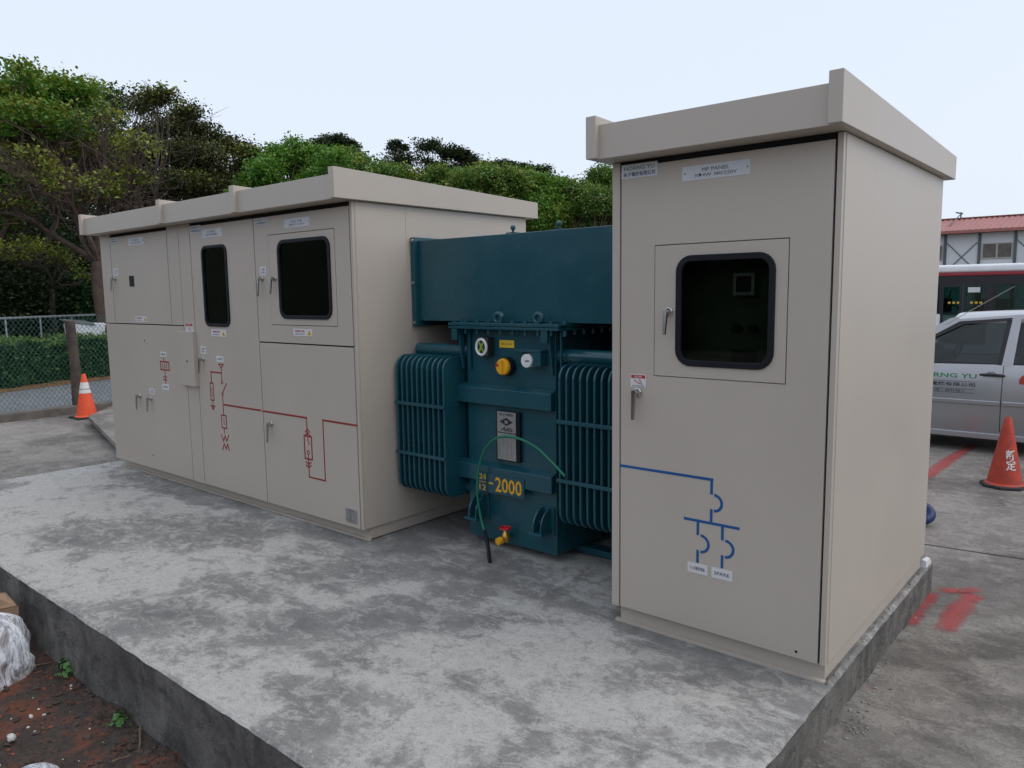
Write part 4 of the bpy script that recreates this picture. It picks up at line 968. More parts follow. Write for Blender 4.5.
def tree(name, u, dist, lobes_px, leafm, barkm, label, group, trunk_r=.14, nclump=260, per=45, cr=.28, size=.15, seed=1, shell=.5, fork=None, twigs=1.0, extra=None, spread=.9, bare=0):
    rr = np.random.default_rng(seed); bpt = at(u, 300, dist); base = (bpt[0], bpt[1], ground_h(bpt[0], bpt[1]))
    T = thing(name, base, label, 'tree', group)
    lobes = []
    for (lu, lv, ru, rv, *dd) in lobes_px:
        d_ = dist + (dd[0] if dd else rr.normal()*spread); m_ = d_*1.0/FPX * 1.06; lobes.append((at(lu, lv, d_), ru*m_, rv*m_))
    cs, L = clumps(lobes, nclump, per, cr, seed, shell)
    leaf_mesh('crown', L, size, leafm, T, seed=seed)
    if extra:
        em, frac = extra; sel = cs[rr.random(len(cs)) < frac]; q = np.concatenate([rr.normal(size=(int(per*.9), 3))*cr*np.array([1, 1, .5]) + c + np.array([0, 0, .12]) for c in sel])
        leaf_mesh('young_leaves', q, size*1.1, em, T, seed=seed+50)
    mb = MB(); fk = Vector(at(*fork, dist)) if fork else Vector((base[0]+rr.normal()*.2, base[1]+rr.normal()*.2, base[2] + .35*(min(l[0][2] for l in lobes)-base[2]) + .4))
    limb(mb, (base[0], base[1], base[2]-.1), fk, trunk_r, trunk_r*.8, .04, rr, 8, 9)
    for c, rx, rz in lobes:
        tgt = Vector(c) - Vector((0, 0, rz*.2)); pts = limb(mb, fk, tgt, trunk_r*.42, trunk_r*.10, .20, rr, 10, 6)
        near = [p for p in cs if np.linalg.norm((p-np.array(c))/np.array([rx, rx, rz])) < 1.1]
        k = int(min(len(near), 26)*twigs)
        for i in rr.permutation(len(near))[:k]:
            st = pts[rr.integers(3, 10)]; limb(mb, st, near[i], trunk_r*.14, .008, .14, rr, 5, 4)
    mb.build('trunk', barkm, T, smooth=True)
    if bare:                                                       # leafless fine twigs through the crown
        mb = MB(); w_ = np.array([l[1]*l[2] for l in lobes]); w_ /= w_.sum()
        for i in range(bare):
            c, rx, rz = lobes[rr.choice(len(lobes), p=w_)]; p = np.array(c) + np.clip(rr.normal(size=3)*.45, -.8, .8)*np.array([rx, rx, rz]) - np.array([0, 0, rz*.45])
            d = p - np.array(fk); d /= np.linalg.norm(d); d = d*.8 + rr.normal(size=3)*.55; d[2] *= .5; L_ = .25 + .45*rr.random()
            pts = limb(mb, p, p + d*L_, .013, .004, .12, rr, 5, 3)
            for k in range(3): q = pts[1+k]; limb(mb, q, np.array(q) + (d + rr.normal(size=3)*.7)*L_*.45, .007, .003, .1, rr, 3, 3)
        tag(mb.build('bare_twigs', barkm, T), kind='stuff')
    return T
GT = 'trees behind the yard'
tree('broadleaf_tree', 111, 22, [(100, 114, 20, 12), (62, 138, 38, 18), (102, 150, 28, 20), (30, 168, 34, 20), (135, 152, 22, 20), (85, 185, 44, 14), (12, 205, 26, 14), (125, 186, 26, 16)],
     'leaf_yellow', 'bark', 'tall leaning broadleaf tree with forked brown trunk and sparse yellow-green leaves', GT, .19, 120, 30, .17, .11, 11, .55, fork=(98, 262), twigs=3.4, bare=480)
tree('broadleaf_tree', -15, 24, [(15, 97, 28, 17), (46, 95, 30, 15), (80, 98, 28, 15), (5, 130, 30, 25), (-28, 112, 40, 30), (40, 122, 40, 14), (-14, 185, 30, 40), (21, 72, 7, 8)],
     'leaf_bright', 'bark', 'bright green broadleaf tree at the left edge, highest in the picture', GT, .22, 420, 70, .24, .11, 12, .5, twigs=.7, extra=('leaf_yellow', .45))
tree('casuarina_tree', 175, 31, [(140, 106, 12, 9), (157, 97, 18, 8), (180, 120, 16, 9), (187, 111, 13, 8), (205, 136, 20, 10), (165, 130, 26, 11), (228, 146, 18, 10), (248, 158, 13, 12), (190, 155, 34, 14), (220, 174, 30, 13), (150, 160, 30, 16), (180, 187, 50, 13), (118, 150, 16, 14)],
     'leaf_olive', 'bark_grey', 'dark olive layered tree with flat-topped crown behind the left cabinet', GT, .2, 360, 120, .26, .11, 13, .35, twigs=1.3, extra=('leaf_yellow', .10), bare=110)
tree('casuarina_tree', 70, 36, [(112, 106, 15, 12), (92, 120, 26, 14), (60, 150, 50, 26), (100, 180, 60, 28), (20, 190, 60, 28)],
     'leaf_dark', 'bark_grey', 'dark tree seen through the bare branches of the leaning tree', GT, .22, 420, 100, .36, .14, 14, .45)
tree('small_tree', 50, 23.5, [(16, 247, 26, 9), (46, 251, 22, 7), (70, 262, 16, 6), (88, 274, 12, 5), (8, 262, 20, 8), (36, 263, 18, 6)],
     'leaf_yellow', 'bark_grey', 'small wide-spreading tree with thin pale branches above the hedge', GT, .09, 70, 34, .13, .085, 15, .5, fork=(52, 288), twigs=2.6)
tree('leafy_tree', 290, 25, [(262, 176, 22, 20), (282, 158, 20, 12), (312, 166, 30, 18), (300, 148, 18, 8), (280, 196, 36, 18), (324, 186, 26, 18), (246, 198, 20, 9), (285, 225, 34, 24), (335, 160, 14, 10)],
     'leaf_bright', 'bark', 'fresh bright green tree rising above the middle of the left cabinet roof', GT, .16, 420, 85, .19, .105, 16, .45)
tree('leafy_tree', 360, 27, [(350, 158, 16, 10), (366, 170, 22, 14), (390, 178, 22, 15), (350, 192, 30, 18), (378, 210, 34, 22), (412, 190, 20, 12)],
     'leaf_mid', 'bark', 'yellow-tinged green tree right behind the right end of the left cabinet roof', GT, .16, 330, 80, .20, .105, 17, .4, extra=('leaf_yellow', .25))
tree('pine_tree', 335, 42, [(336, 142, 17, 6), (322, 147, 12, 5), (350, 149, 11, 5), (336, 160, 22, 8)], 'leaf_dark', 'bark_grey', 'far dark pine top just above the bright green tree', GT, .16, 150, 120, .20, .12, 18, .3)
tree('pine_tree', 415, 40, [(398, 147, 16, 6), (425, 145, 18, 6), (447, 152, 13, 7), (408, 160, 24, 6), (440, 168, 20, 7), (390, 170, 16, 7), (420, 180, 30, 8)], 'leaf_dark', 'bark_grey', 'far dark pine with tiered crown and sky gaps behind the cabinet roof', GT, .16, 120, 130, .21, .12, 19, .3, twigs=.8)
tree('pine_tree', 463, 41, [(461, 155, 11, 5), (470, 161, 9, 5), (458, 172, 14, 5)], 'leaf_dark', 'bark_grey', 'small far pine standing clear to the right of the tiered pine', GT, .1, 90, 120, .18, .12, 20, .3, twigs=.8)
tree('pine_tree', 510, 40, [(500, 167, 16, 5), (522, 170, 14, 5), (541, 173, 9, 5), (512, 180, 30, 6)], 'leaf_dark', 'bark_grey', 'low dark far tree tops over the green bank', GT, .16, 150, 120, .20, .12, 21, .3)
for i, (u_, d_, lob, mt_, lb) in enumerate([
    (440, 26, [(428, 186, 22, 10), (455, 182, 24, 12), (445, 205, 34, 20), (420, 205, 26, 16), (438, 176, 12, 7)], 'leaf_mid', 'rounded green tree behind the roof corner, left of the gap'),
    (492, 25, [(476, 180, 22, 12), (505, 182, 26, 13), (490, 204, 36, 20), (470, 215, 30, 20), (490, 172, 14, 7)], 'leaf_mid', 'dense green tree over the far end of the left cabinet roof'),
    (540, 26, [(528, 186, 26, 14), (555, 192, 24, 13), (540, 214, 36, 22), (570, 215, 30, 20)], 'leaf_bright', 'green tree filling the gap above the teal duct'),
    (592, 26, [(580, 198, 22, 13), (604, 202, 24, 14), (590, 225, 36, 22), (625, 215, 26, 22)], 'leaf_mid', 'brown-flecked green tree beside the tall cabinet, above the duct')]):
    tree('bank_tree', u_, d_, lob, mt_, 'bark', lb, GT, .14, 360, 80, .19, .10, 30+i, .4, extra=('leaf_yellow' if i != 3 else 'leaf_olive', .16))
tree('broadleaf_tree', 604, 35, [(602, 176, 13, 10), (593, 186, 11, 8), (612, 190, 14, 10)], 'leaf_mid', 'bark', 'far green tree top touching the tall cabinet roof edge', GT, .18, 130, 70, .24, .12, 40, .35)
# wood on the viewer's side of the yard (it shows only as the dark green sheen in the glass)
rr = np.random.default_rng(77); an = radians(205) + rr.random(26000)*radians(150); rd = 17 + rr.random(26000)*5 + 2*np.sin(an*5)
wz = GZ + 4.0*rr.random(26000)**.8 + .6*np.sin(an*7)
tag(leaf_mesh('woodland', np.stack([CAM[0]+rd*np.cos(an), CAM[1]+rd*np.sin(an), np.maximum(wz, GZ)], 1), .65, 'leaf_dark', None, .2, 8), kind='stuff')
# undergrowth
def shrub(u, v0, dist, ru, rv, mat, label, seed, n=170, per=110, cr=.3, size=.10):
    rr = np.random.default_rng(seed); b = at(u, 300, dist); z = ground_h(b[0], b[1]); T = thing('shrub', (b[0], b[1], z), label, 'shrub', 'undergrowth behind the hedge')
    m_ = dist/FPX*1.06; c = at(u, v0, dist); rz = rv*m_; lobes = [(c, ru*m_, rz)]
    zz = c[2]-rz
    while zz > z+.2: lobes.append(((c[0], c[1], zz), ru*m_, rz*.8)); zz -= rz
    cs, L = clumps(lobes, n, per, cr, seed, .55); leaf_mesh('foliage', L, size, mat, T, seed=seed)
    mb = MB()
    for i in range(5): limb(mb, (b[0]+rr.normal()*.15, b[1]+rr.normal()*.15, z-.05), cs[rr.integers(len(cs))], .04, .012, .1, rr, 5, 5)
    mb.build('stem', 'bark_grey', T)
for i, (u_, v_, d_, ru, rv, mt_, lb) in enumerate([
    (-20, 225, 28, 60, 34, 'leaf_dark', 'dark bush at the far left under the bright tree'), (50, 225, 29, 55, 34, 'leaf_dark', 'dark bush behind the small spreading tree'), (120, 225, 30, 60, 34, 'leaf_dark', 'dark bush behind the leaning trunk'),
    (20, 285, 24, 44, 22, 'leaf_dark', 'low dark bush left of the small tree trunk'), (82, 290, 24.5, 20, 12, 'leaf_hedge', 'green bush between the small tree and the leaning trunk'), (190, 225, 31, 60, 34, 'leaf_dark', 'dark bush hidden mostly behind the left cabinet roof'),
    (65, 262, 27, 40, 26, 'leaf_dark', 'dark bush filling the gap under the leaning limbs'), (-30, 280, 24.5, 40, 24, 'leaf_dark', 'green bush cut by the left picture edge')]):
    shrub(u_, v_, d_, ru, rv, mt_, lb, 60+i)
# hedge
ha, hb = hit(-60, 398, 2, GZ), hit(150, 372, 2, GZ)
hd_ = hb-ha; hl = np.linalg.norm(hd_); hd_ /= hl; hn = np.array([-hd_[1], hd_[0], 0]); hn = hn if hn[0] < 0 else -hn
mid = (ha+hb)/2
HG = thing('hedge', (mid[0]+hn[0]*.5, mid[1]+hn[1]*.5, GZ), 'clipped dark green hedge behind the wire fence', 'hedge')
rr = np.random.default_rng(5); n = 60000
s = rr.random(n)*(hl+4)-2; d = rr.random(n)**.8*1.1; hz = rr.random(n)
face = rr.random(n); d = np.where(face < .45, rr.random(n)*.12, d); z_ = np.where(face > .45, 1.0-rr.random(n)**2*.35, hz*1.02)
d += .08*np.sin(s*3.1)+.05*np.sin(s*7.7); z_ += .04*np.sin(s*4.3)+.03*np.sin(s*11)
C_h = ha[None] + hd_[None]*s[:, None] + hn[None]*d[:, None] + np.array([0, 0, 1.])[None]*(z_*.94)[:, None]
leaf_mesh('foliage', C_h, .065, 'leaf_hedge', HG, .3, 5)
n2 = 9000; s2 = rr.random(n2)*(hl+4)-2; C2 = ha[None] + hd_[None]*s2[:, None] + hn[None]*(rr.random(n2)*1.1)[:, None] + np.array([0, 0, 1.])[None]*(.88+.16*rr.random(n2)**2+.05*np.sin(s2*4.3)+.04*np.sin(s2*13))[:, None]
leaf_mesh('top_leaves', C2, .07, 'leaf_mid', HG, .3, 9)  # lighter leaves spread along the hedge top
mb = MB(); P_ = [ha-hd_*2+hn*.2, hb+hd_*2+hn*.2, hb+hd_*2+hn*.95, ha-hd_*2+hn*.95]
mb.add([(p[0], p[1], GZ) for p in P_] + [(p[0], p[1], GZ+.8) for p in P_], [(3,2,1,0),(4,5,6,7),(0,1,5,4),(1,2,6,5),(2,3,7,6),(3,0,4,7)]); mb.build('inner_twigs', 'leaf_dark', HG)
mb = MB(); a_ = ha-hd_*2-hn*.5; b_ = hb+hd_*2-hn*.5
mb.add([(a_[0], a_[1], GZ+.012), (b_[0], b_[1], GZ+.012), (b_[0]+hn[0]*.8, b_[1]+hn[1]*.8, GZ+.05), (a_[0]+hn[0]*.8, a_[1]+hn[1]*.8, GZ+.05)], [(0,1,2,3)]); tag(mb.build('leaf_litter', 'leaf_litter'), kind='structure')
tag(leaf_mesh('ground_cover', np.stack([-20.5-rr.random(9000)*6, -6+rr.random(9000)*18, GZ+.05+rr.random(9000)*.35], 1), .14, 'leaf_dark', None, .6, 6), kind='stuff')

# ------------------------------------------------------------------ silver car (near side on y = CY)
CY, CW = 6.66, 1.70
XB = float(hit(1004, 362, 1, CY)[0])
CZ = GZ
CAR = thing('parked_car', (XB, CY+CW/2, CZ), 'silver people carrier with green lettering on its door, parked by the worn cone', 'car')
def cp(x, z): return (XB+x, CZ+z)
def bulge(z): return .070*((z-.60)/.40)**2 if z > .6 else .055*((.60-z)/.38)**2
def sy(zw): return CY + .012 + bulge(zw-CZ)
def arch(cx, r, n=9): return [(cx + r*cos(a), .30 + r*sin(a)) for a in np.linspace(pi-.15, .15, n)]
sil = [(-2.34, .30), (-2.40, .46), (-2.37, .66), (-2.22, .82), (-1.9, .90), (-1.38, .985), (-.4, 1.005), (.4, 1.02), (1.5, 1.05), (2.02, 1.06), (2.10, .85), (2.12, .45), (2.05, .26)]
low = [(1.75, .20)] + [(1.35+.36*cos(a), .27+.36*sin(a)) for a in np.linspace(0, pi, 9)] + [(.95, .20), (-.85, .19)] + [(-1.27+.36*cos(a), .27+.36*sin(a)) for a in np.linspace(0, pi, 9)] + [(-1.7, .22)]
poly = [cp(*p) for p in sil + low]
mb = MB(); mb.prism(poly, 1, CY+.012, CY+CW-.012); bo = mb.build('body', 'car_silver', CAR)
bm = bmesh.new(); bm.from_mesh(bo.data)
for zc in np.arange(.26, 1.04, .065):
    bmesh.ops.bisect_plane(bm, geom=bm.verts[:]+bm.edges[:]+bm.faces[:], plane_co=(0, 0, zc), plane_no=(0, 0, 1))
for v in bm.verts:
    sgn = -1 if v.co.y < 0 else 1; v.co.y -= sgn*bulge(v.co.z)
bmesh.ops.triangulate(bm, faces=[f for f in bm.faces if len(f.verts) > 4])
bm.to_mesh(bo.data); bm.free()
for p_ in bo.data.polygons: p_.use_smooth = True
bo.data.set_sharp_from_angle(angle=radians(32))
def gy(z): return CY + .078 + max(0, z-1.0)*.26          # tumblehome
def gpt(x, z, off=0, far=False):
    y = gy(z)+off; y = (2*CY+CW-y) if far else y
    return (XB+x, y, CZ+z)
def panel(name, pts, mat, parent, off=0., th=.02, far=False):
    mb = MB(); n = len(pts); a = [gpt(x, z, off, far) for x, z in pts]; b = [gpt(x, z, off+th, far) for x, z in pts]
    mb.add(a+b, [tuple(range(n)), tuple(range(n, 2*n))[::-1]] + [(i, (i+1) % n, n+(i+1) % n, n+i) for i in range(n)]); return mb.build(name, mat, parent)
# roof shell
def roofz(x): return 1.605 - .055*((x-.35)/1.15)**2
mb = MB(); secs = []
for x in np.linspace(-.55, 1.72, 12):
    zr = roofz(x); row = []
    for k in range(9):
        s_ = -1 + 2*k/8; y0, y1 = gy(zr-.06), 2*CY+CW-gy(zr-.06); row.append((XB+x, (y0+y1)/2 + s_*(y1-y0)/2, CZ + zr - .075*abs(s_)**3.0))
    secs.append(row)
n = 9; vs_ = [p for r in secs for p in r]; N = len(vs_); vs_ += [(x, y, z-.05) for x, y, z in vs_]
fs_ = [(i*n+k, i*n+k+1, (i+1)*n+k+1, (i+1)*n+k) for i in range(11) for k in range(8)]
fs_ += [tuple(N+j for j in f)[::-1] for f in fs_]
bd = [k for k in range(n)] + [i*n+n-1 for i in range(1, 12)] + [11*n+k for k in range(n-2, -1, -1)] + [i*n for i in range(10, 0, -1)]
fs_ += [(bd[i], bd[(i+1) % len(bd)], N+bd[(i+1) % len(bd)], N+bd[i]) for i in range(len(bd))]
mb.add(vs_, fs_); mb.build('roof', 'car_silver', CAR, smooth=True)
for far in (False, True):
    # pillars and window frames, then panes
    panel('front_pillar', [(-1.42, .985), (-1.30, .985), (-.46, 1.475), (-.50, 1.535), (-.58, 1.52)], 'car_silver', CAR, 0, .05, far)
    panel('centre_pillar', [(-.03, 1.0), (.075, 1.0), (.115, 1.53), (.03, 1.53)], 'car_silver', CAR, 0.002, .05, far)
    panel('centre_trim', [(-.075, 1.01), (-.031, 1.01), (.029, 1.50), (-.02, 1.50)], 'car_trim', CAR, 0.0, .05, far)
    panel('rear_pillar', [(1.02, 1.03), (1.12, 1.03), (1.12, 1.53), (1.04, 1.53)], 'car_silver', CAR, 0.002, .05, far)
    panel('tail_pillar', [(1.85, 1.05), (2.05, 1.05), (1.75, 1.53), (1.62, 1.53)], 'car_silver', CAR, 0.002, .06, far)
    panel('roof_rail', [(-.60, 1.50), (-.48, 1.455), (.1, 1.515), (1.1, 1.515), (1.70, 1.475), (1.74, 1.52), (1.1, 1.565), (.1, 1.565)], 'car_silver', CAR, 0.001, .05, far)
    panel('rain_visor', [(-.98, 1.165), (-.95, 1.165), (-.43, 1.455), (.02, 1.50), (.03, 1.53), (-.48, 1.485)], 'car_trim', CAR, -.010, .008, far)
    panel('side_window', [(-1.24, 1.005), (-.075, 1.012), (-.02, 1.50), (-.44, 1.455)], 'car_glass', CAR, .022, .004, far)
    panel('side_window', [(.085, 1.02), (1.02, 1.035), (1.04, 1.515), (.12, 1.515)], 'car_glass', CAR, .022, .004, far)
    panel('side_window', [(1.13, 1.04), (1.86, 1.055), (1.63, 1.49), (1.13, 1.515)], 'car_glass', CAR, .022, .004, far)
    panel('belt_trim', [(-1.30, .992), (1.86, 1.04), (1.86, 1.052), (-1.30, 1.006)], 'car_trim', CAR, .004, .03, far)
mb = MB(); mb.add([gpt(-1.38, 1.0), gpt(-1.38, 1.0, 0, True), gpt(-.52, 1.53, 0, True), gpt(-.52, 1.53)], [(0,1,2,3)]); mb.build('windscreen', 'car_glass', CAR)
mb = MB(); mb.add([gpt(2.03, 1.07), gpt(2.03, 1.07, 0, True), gpt(1.74, 1.52, 0, True), gpt(1.74, 1.52)], [(0,1,2,3)]); mb.build('rear_window', 'car_glass', CAR)
def sbox(name, x0, x1, z0, z1, mat, y0=-.012, y1=.02, bev=.006):
    mb = MB(); mb.box(XB+x0, XB+x1, CY+y0+.012, CY+y1+.012, CZ+z0, CZ+z1); return mb.build(name, mat, CAR, bevel=bev)
zm = hit(975, 402, 1, CY)[2]-CZ
sbox('side_moulding', -.86, -.018, zm-.028, zm+.022, 'car_silver', -.016, .02, .01); sbox('side_moulding', .0, .92, zm-.026, zm+.024, 'car_silver', -.016, .02, .01)
sbox('sill', -.88, .97, .165, .235, 'car_silver', .03, .10, .012)
for x in (-.009, .96, -.93):
    zz = [CZ + .26 + .74*i/12 for i in range(13)]
    mb = MB(); mb.prism([(sy(z)-.0015, z) for z in zz] + [(sy(z)+.01, z) for z in zz[::-1]], 0, XB+x-.004, XB+x+.004); mb.build('door_gap', 'car_trim', CAR)
hz_ = hit(990, 375.5, 1, CY)[2]-CZ; hx_ = hit(991, 376, 1, CY)[0]-XB
HY = sy(CZ+hz_) - .008
mb = MB()
mb.tube(bez([(XB+hx_-.115, HY+.006, CZ+hz_), (XB+hx_-.06, HY-.022, CZ+hz_+.004), (XB+hx_+.06, HY-.024, CZ+hz_+.004), (XB+hx_+.125, HY+.006, CZ+hz_-.002)], 16), [.010 + .006*sin(pi*i/20) for i in range(21)][:len(bez([(0,0,0),(1,0,0),(2,0,0),(3,0,0)], 16))], 8)
mb.build('door_handle', 'car_trim', CAR, smooth=True)
mb = MB(); mb.lathe([(.058, 0), (.055, .004), (.03, .006)], (0, 0, 0), 20); mb.v = [(XB+hx_+a, HY+.0085-c, CZ+hz_+b*.72) for a, b, c in mb.v]; mb.build('handle_cup', 'car_silver', CAR, smooth=True)
xr_ = float(hit(976, 377, 1, CY)[0]); tz1 = float(hit(960, 376, 1, CY)[2]); tz2 = float(hit(955, 384.3, 1, CY)[2]); tz3 = float(hit(952, 390.3, 1, CY)[2])
text('green_lettering', 'HORNG YU', 0, 0, .62, .050, 0, 'ink_green', CAR, .02, 0, lambda a, b: (xr_-.31+a, sy(tz1+b)-.002, tz1+b))
text('black_lettering', '永子電機有限公司', 0, 0, .60, .044, 0, 'ink_black', CAR, .015, 0, lambda a, b: (xr_-.31+a, sy(tz2+b)-.002, tz2+b))
text('black_lettering', '電機工程・設計施工', 0, 0, .46, .026, 0, 'ink_black', CAR, 0, 0, lambda a, b: (xr_-.33+a, sy(tz3+b)-.002, tz3+b))
mb = MB(); 
for zz in (tz2+.034, tz3+.020, tz3-.022): mb.box(xr_-.62, xr_-.01, sy(zz)-.0022, sy(zz)-.0012, zz-.0018, zz+.0018)
mb.build('lettering_rules', 'ink_black', CAR)
a = hit(1023, 382, 1, CY); mb = MB(); mb.cyl((a[0]+.045, sy(a[2])-.006, a[2]), (a[0]+.045, sy(a[2])+.006, a[2]), .085, 20); mb.build('round_sticker', 'cone_worn', CAR)
for far in (0, 1):
    for x in (-1.27, 1.35):
        yy = CY+.02 if not far else CY+CW-.22
        mb = MB(); mb.cyl((XB+x, yy, CZ+.305), (XB+x, yy+.2, CZ+.305), .305, 32); w_ = mb.build('wheel', 'tyre', CAR, bevel=.03)
        yo = yy-.004 if not far else yy+.204
        mb = MB(); mb.cyl((XB+x, yo, CZ+.305), (XB+x, yo+(.03 if not far else -.03), CZ+.305), .2, 24); mb.build('rim', 'alloy', w_, bevel=.01)
    yy = CY+.06 if not far else CY+CW-.36
    mb = MB(); mb.box(XB-2.395, XB-2.15, yy, yy+.3, CZ+.62, CZ+.76); mb.build('headlight', 'lamp_clear', CAR, bevel=.03)
    mb = MB(); mb.box(XB+2.0, XB+2.125, yy+.02, yy+.2, CZ+.72, CZ+1.0); mb.build('tail_light', 'lamp_red', CAR, bevel=.02)
    yy = CY-.16 if not far else CY+CW-.0
    mb = MB(); mb.box(XB-1.08, XB-.93, yy, yy+.16, CZ+1.0, CZ+1.14); mb.build('wing_mirror', 'car_silver', CAR, bevel=.03)
    # seats
    yc_ = CY+.45 if not far else CY+CW-.45
    mb = MB(); mb.prism([(XB+.05, CZ+.95), (XB+.22, CZ+.95), (XB+.30, CZ+1.30), (XB+.20, CZ+1.31)], 1, yc_-.23, yc_+.23); mb.prism([(XB+.22, CZ+1.33), (XB+.31, CZ+1.33), (XB+.33, CZ+1.48), (XB+.26, CZ+1.48)], 1, yc_-.13, yc_+.13); mb.build('seat', 'car_interior', CAR, bevel=.03)
sc_ = hit(957, 350, 1, CY+.42); k = 24
mb = MB(); mb.tube([(sc_[0]+.08*sin(2*pi*i/k)*.9, CY+.42+.17*cos(2*pi*i/k), sc_[2]-.02+.165*sin(2*pi*i/k)) for i in range(k+1)], .016, 8, False); mb.cyl((sc_[0]-.02, CY+.42, sc_[2]-.03), (sc_[0]-.2, CY+.42, sc_[2]-.12), .05, 10); mb.build('steering_wheel', 'car_interior', CAR, smooth=True)
mb = MB(); mb.prism([(XB-1.35, CZ+.95), (XB-.75, CZ+.95), (XB-.78, CZ+1.07), (XB-1.2, CZ+1.05)], 1, CY+.08, CY+CW-.08); mb.build('dashboard', 'car_interior', CAR, bevel=.02)
aa = hit(945, 325, 1, CY+.1); ab = hit(1015, 286, 1, CY+.1)
mb = MB(); mb.tube([tuple(aa), tuple(ab)], [.005, .003], 6); mb.build('aerial', 'window_alu', CAR)

# ------------------------------------------------------------------ bus
BY = 22.9; BX0, BX1 = -8.6, 3.2; BZ = ground_h(-2, BY)
BUS = thing('city_bus', ((BX0+BX1)/2, BY+1.25, BZ), 'white city bus with red stripe and black window band behind the silver car', 'bus')
ztop = float(hit(980, 264, 1, BY)[2]); zred = float(hit(980, 273.5, 1, BY)[2]); zdb = float(hit(940, 313, 1, BY)[2]); zdt = float(hit(940, 284, 1, BY)[2])
mb = MB(); mb.box(BX0, BX1, BY+.02, BY+2.48, BZ+.28, zdb-.02); mb.build('lower_body', 'bus_white', BUS, bevel=.06)
for x_ in (BX0, BX1-.08): mb = MB(); mb.box(x_, x_+.08, BY+.03, BY+2.47, zdb-.019, zred-.06); mb.build('end_wall', 'bus_black', BUS)
mb = MB(); mb.box(BX0, BX1, BY+.01, BY+2.49, zred-.055, zred+.035); mb.build('red_stripe', 'bus_red', BUS, bevel=.02)
mb = MB(); mb.box(BX0, BX1, BY+.03, BY+2.47, zred+.036, ztop); mb.build('roof', 'bus_white', BUS, bevel=.09, seg=4)
mb = MB(); mb.box(BX0+.1, BX1-.1, BY+.04, BY+.10, zdt+.001, zred-.056); mb.build('window_header', 'bus_black', BUS)
mb = MB(); mb.box(BX0+.1, BX1-.1, BY+2.40, BY+2.41, zdb-.019, zred-.06); mb.build('far_glass', 'bus_glass', BUS)
for k in range(8):
    x_ = BX0+.4+k*1.45; mb = MB(); mb.box(x_, x_+.1, BY+2.38, BY+2.45, zdb-.019, zred-.06); mb.build('far_pillar', 'bus_black', BUS)
for k in range(9):
    x_ = BX0+1.0+k*1.1; mb = MB(); mb.box(x_, x_+.12, BY+1.5, BY+2.3, zdb-.02, zdb+.42); mb.build('seat', 'bus_inside', BUS, bevel=.04)
l1_, l2_, l3_ = [float(hit(u, 300, 1, BY)[0]) for u in (940.5, 962.5, 987.5)]
wx = float(hit(994, 300, 1, BY)[0])
for a_, b_ in ((l1_, l2_), (l2_, l3_)):
    mb = MB(); mb.ring((a_+.01, b_-.01, zdb-.02-.9, zdt), (a_+.08, b_-.08, zdb-.8, zdt-.09), BY+.0, BY+.04, .03); dd = mb.build('door_leaf', 'bus_black', BUS)
    mb = MB(); mb.box(a_+.07, b_-.07, BY+.015, BY+.022, zdb-.82, zdt-.08); mb.build('door_glass', 'bus_glass', dd)
    mb = MB(); cx_ = (a_+b_)/2; zc = zdb+.12
    mb.tube([(a_+.1, BY+.25, zc-.02), (cx_, BY+.25, zc+.12), (b_-.1, BY+.25, zc-.02)], .02, 6); mb.tube([(cx_-.1, BY+.25, zc+.1), (cx_-.1, BY+.25, zc+.55)], .015, 6)
    for k in range(3): mb.box(a_+.2+.12*k, a_+.27+.12*k, BY+.010, BY+.013, zc+.16, zc+.22)
    mb.build('grab_rail', 'bus_yellow', dd)
mb = MB(); mb.box(l2_+.13, l3_-.2, BY+.005, BY+.012, zdt-.26, zdt-.11); mb.build('door_notice', 'sticker_white', BUS)
xw = wx
mb = MB(); mb.box(l3_, xw, BY, BY+.06, zdb-.02, zdt); mb.build('pillar', 'bus_black', BUS)
while xw < BX1-.5:
    x2 = min(xw+1.45, BX1-.1)
    mb = MB(); mb.ring((xw+.002, x2-.002, zdb-.018, zdt), (xw+.05, x2-.05, zdb+.03, zdt-.04), BY+.02, BY+.06, .03); wf = mb.build('window', 'bus_black', BUS)
    mb = MB(); mb.box(xw+.04, x2-.04, BY+.03, BY+.036, zdb+.02, zdt-.03); mb.build('pane', 'bus_glass', wf)
    xw = x2
xw = l1_
while xw > BX0+.5:
    x2 = max(xw-1.45, BX0+.1)
    mb = MB(); mb.ring((x2+.002, xw-.002, zdb-.018, zdt), (x2+.05, xw-.05, zdb+.03, zdt-.04), BY+.02, BY+.06, .03); wf = mb.build('window', 'bus_black', BUS)
    mb = MB(); mb.box(x2+.04, xw-.04, BY+.03, BY+.036, zdb+.02, zdt-.03); mb.build('pane', 'bus_glass', wf)
    xw = x2
for x_ in (BX0+2.2, BX1-2.6):
    for y_ in (BY+.05, BY+2.2):
        mb = MB(); mb.cyl((x_, y_, BZ+.45), (x_, y_+.25, BZ+.45), .45, 28); wq = mb.build('wheel', 'tyre', BUS, bevel=.03)
        mb = MB(); mb.cyl((x_, y_-.012, BZ+.45), (x_, y_+.02, BZ+.45), .26, 20); mb.build('rim', 'alloy', wq)

